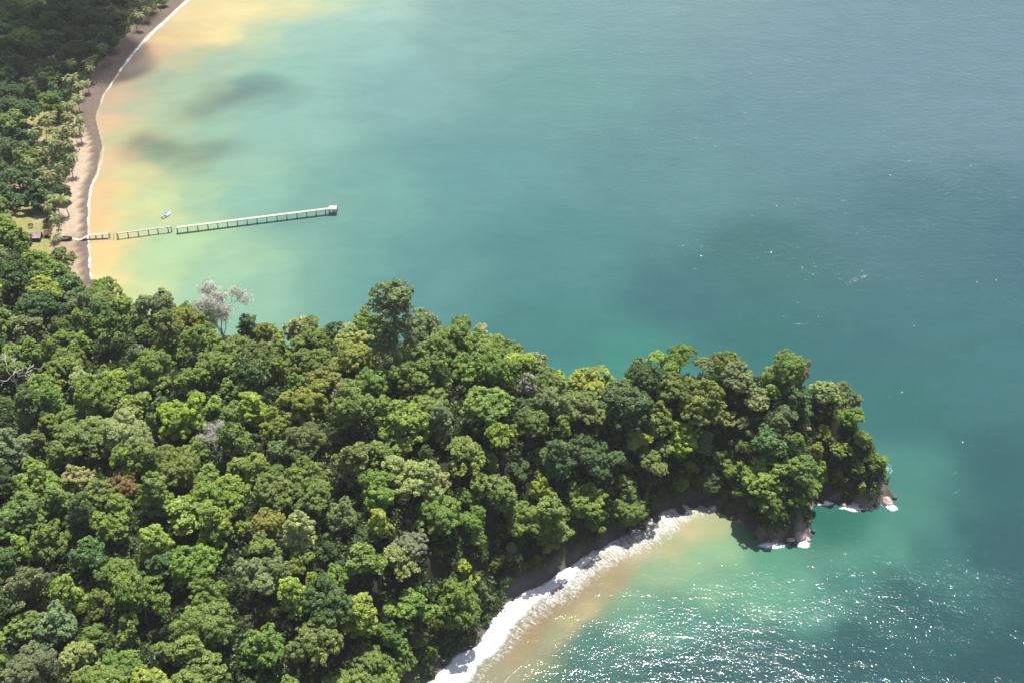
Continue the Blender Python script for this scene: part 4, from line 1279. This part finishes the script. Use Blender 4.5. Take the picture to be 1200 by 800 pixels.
# ------------------------------------------------------------------ hut with tin roof
def hut(u, v, W, D, H, roofmat, label, name, nsheet, rz=0.0):
    c = P(u, v, 2.5); gz = ground1(c[0], c[1])
    root = empty(name, (c[0], c[1], gz), rz, label=label, cat='hut')
    # floor slab
    mb = MB(); mb.box((0, 0, .12), (W, D, .3)); obj('floor_slab', mb.mesh('floor_slab'), M['post'], root)
    nbrd = int(W / .5)
    for (cx, cy_, ax, ln) in ((0, D / 2 - .2, 0, W - .4), (-W / 2 + .2, 0, 1, D - .46), (W / 2 - .2, 0, 1, D - .46)):
        mb = MB(); k_ = int(ln / .4)
        for q in range(k_):
            o = (q + .5) / k_ * ln - ln / 2
            mb.box((cx + (0 if ax else o), cy_ + (o if ax else 0), H / 2 + .27), ((.06 if ax else ln / k_ - .02), (ln / k_ - .02 if ax else .06), H))
        obj('board_wall', mb.mesh('board_wall'), M['wall_wood'], root)
    # front: low wall; a dark panel paints the shade inside the doorway
    for x0, x1 in ((-W / 2 + .25, -W * .12), (W * .12, W / 2 - .25)):
        mb = MB(); k_ = max(2, int((x1 - x0) / .4))
        for q in range(k_): mb.box((x0 + (q + .5) / k_ * (x1 - x0), -D / 2 + .2, .27 + H * .25), ((x1 - x0) / k_ - .02, .06, H * .5))
        obj('board_wall', mb.mesh('board_wall'), M['wall_wood'], root)
    mb = MB(); mb.box((0, -D / 2 + .3, .27 + H * .45), (W * .22, .05, H * .9)); obj('door', mb.mesh('door'), M['dark_door'], root)
    for px in np.linspace(-W / 2 + .12, W / 2 - .12, 4):
        mb = MB(); mb.tube([(px, -D / 2 - .35, 0), (px, -D / 2 - .35, H + .12)], [.09, .08], 6); obj('post', mb.mesh('post'), M['post'], root)
    # corrugated sheets on both slopes
    ridge = H + D * .36
    for sgn in (-1, 1):
        run = D / 2 + .9; rise = ridge - (H + .05)
        for q in range(nsheet):
            x0 = -W / 2 - .5 + (W + 1) * q / nsheet; x1 = x0 + (W + 1) / nsheet + .06
            V, Fc = [], []; nc = 12; lift = .02 * (q % 2)
            for i in range(nc + 1):
                xx = x0 + (x1 - x0) * i / nc; zz = .05 * (1 if i % 2 else -1)
                V += [(xx, 0, ridge + zz + lift), (xx, sgn * run, ridge - rise + zz + lift + random.uniform(-.02, .02))]
            for i in range(nc): Fc.append((2 * i, 2 * i + 1, 2 * i + 3, 2 * i + 2))
            me = bpy.data.meshes.new('roof_sheet'); me.from_pydata(V, [], Fc); me.update()
            s_ = obj('roof_sheet', me, roofmat, root); so = s_.modifiers.new('thickness', 'SOLIDIFY'); so.thickness = .025
    mb = MB(); mb.box((0, 0, ridge + .1), (W + 1.0, .36, .05)); obj('ridge_cap', mb.mesh('ridge_cap'), roofmat, root)
    return root
hut(41, 280, 8.6, 5.8, 2.5, M['tin'], 'small hut with a pale rusty tin roof beside the bay beach', 'beach_hut', 6, 0.04)
hut(57, 276, 3.0, 4.2, 2.3, M['brown_roof'], 'little brown-roofed shed in the shade beside the tin-roofed hut', 'shed', 3, 0.1)

# ------------------------------------------------------------------ clouds high over the shore, whose shade lies on the grove and the bay
def cloud_mat():
    m, nt, out = new_mat('cloud_vapour')
    d = N(nt, 'ShaderNodeBsdfDiffuse'); d.inputs['Color'].default_value = (.85, .85, .86, 1)
    t = N(nt, 'ShaderNodeBsdfTransparent')
    lw = N(nt, 'ShaderNodeTexCoord')
    n_ = noise(nt, lw.outputs['Object'], 0.03, 4, .6)
    mr = N(nt, 'ShaderNodeMapRange'); setin(mr, From_Min=.3, From_Max=.7, To_Min=.10, To_Max=.34)
    nt.links.new(n_.outputs[0], mr.inputs['Value'])
    oi = N(nt, 'ShaderNodeObjectInfo')
    mx = N(nt, 'ShaderNodeMixShader')
    nt.links.new(mathn(nt, 'MULTIPLY', mr.outputs[0], oi.outputs['Alpha']), mx.inputs[0]); nt.links.new(t.outputs[0], mx.inputs[1]); nt.links.new(d.outputs[0], mx.inputs[2])
    nt.links.new(mx.outputs[0], out.inputs[0])
    return m
M['cloud'] = cloud_mat()
def cloud(puffs, alt, label, seed, dens=1.0):
    """puffs: (u, v, radius) of the shaded place on the ground; the cloud stands sunward of it at height alt"""
    import bmesh
    rng = np.random.default_rng(seed)
    bm = bmesh.new()
    k_ = alt / SUN_DIR.z
    c0 = None
    for (u, v, r) in puffs:
        g = P(u, v)
        base = np.array([g[0] + SUN_DIR.x * k_, g[1] + SUN_DIR.y * k_, alt])
        if c0 is None: c0 = base
        for q in range(5):
            off = rng.normal(0, 1, 3) * np.array([.42, .42, .22]) * r
            ret = bmesh.ops.create_icosphere(bm, subdivisions=3, radius=1)
            rr = r * rng.uniform(.35, .75)
            for vv in ret['verts']:
                p = np.array(vv.co); n__ = 1 + .45 * (fbm(p[0] * 2 + p[2], p[1] * 2 + p[2] * .7, 1.0, 3, seed + q) - .5)
                vv.co = Vector(base - c0 + off + p * rr * n__ * np.array([1, 1, .6]))
    me = bpy.data.meshes.new('cloud'); bm.to_mesh(me); bm.free()
    me.polygons.foreach_set('use_smooth', np.ones(len(me.polygons), bool))
    o = obj('cloud', me, M['cloud'], kind='stuff', label=label)
    o.location = [float(c) for c in c0]
    o.color = (1, 1, 1, dens)
cloud([(305, 100, 34), (280, 106, 34), (255, 122, 30), (232, 130, 18)], 1400, 'small thin cloud whose shade lies on the bay water', 31, .27)
cloud([(245, 178, 26), (218, 172, 30), (190, 164, 28), (168, 160, 18)], 1400, 'smaller thin cloud whose shade lies on the bay water near the beach', 32, .26)
cloud([(20, 20, 70), (70, 50, 60), (125, 18, 40), (92, 80, 24), (60, 110, 28), (10, 90, 40)], 1400, 'cloud whose shade lies on the grove behind the far beach', 33, 2.2)

# ------------------------------------------------------------------ sea haze between the aircraft and the shore
mb = MB(); mb.box((0, 0, (CAM_H + 6 - 9) / 2), (44000, 44000, CAM_H + 6 + 9))
m, nt, out = new_mat('sea_haze')
pv_ = N(nt, 'ShaderNodeVolumePrincipled')
pv_.inputs['Color'].default_value = (.93, .96, 1.0, 1)
pv_.inputs['Density'].default_value = 0.00004
pv_.inputs['Anisotropy'].default_value = 0.1
nt.links.new(pv_.outputs[0], out.inputs['Volume'])
obj('haze', mb.mesh('haze'), m, kind='stuff', label='thin pale sea haze over the bay')
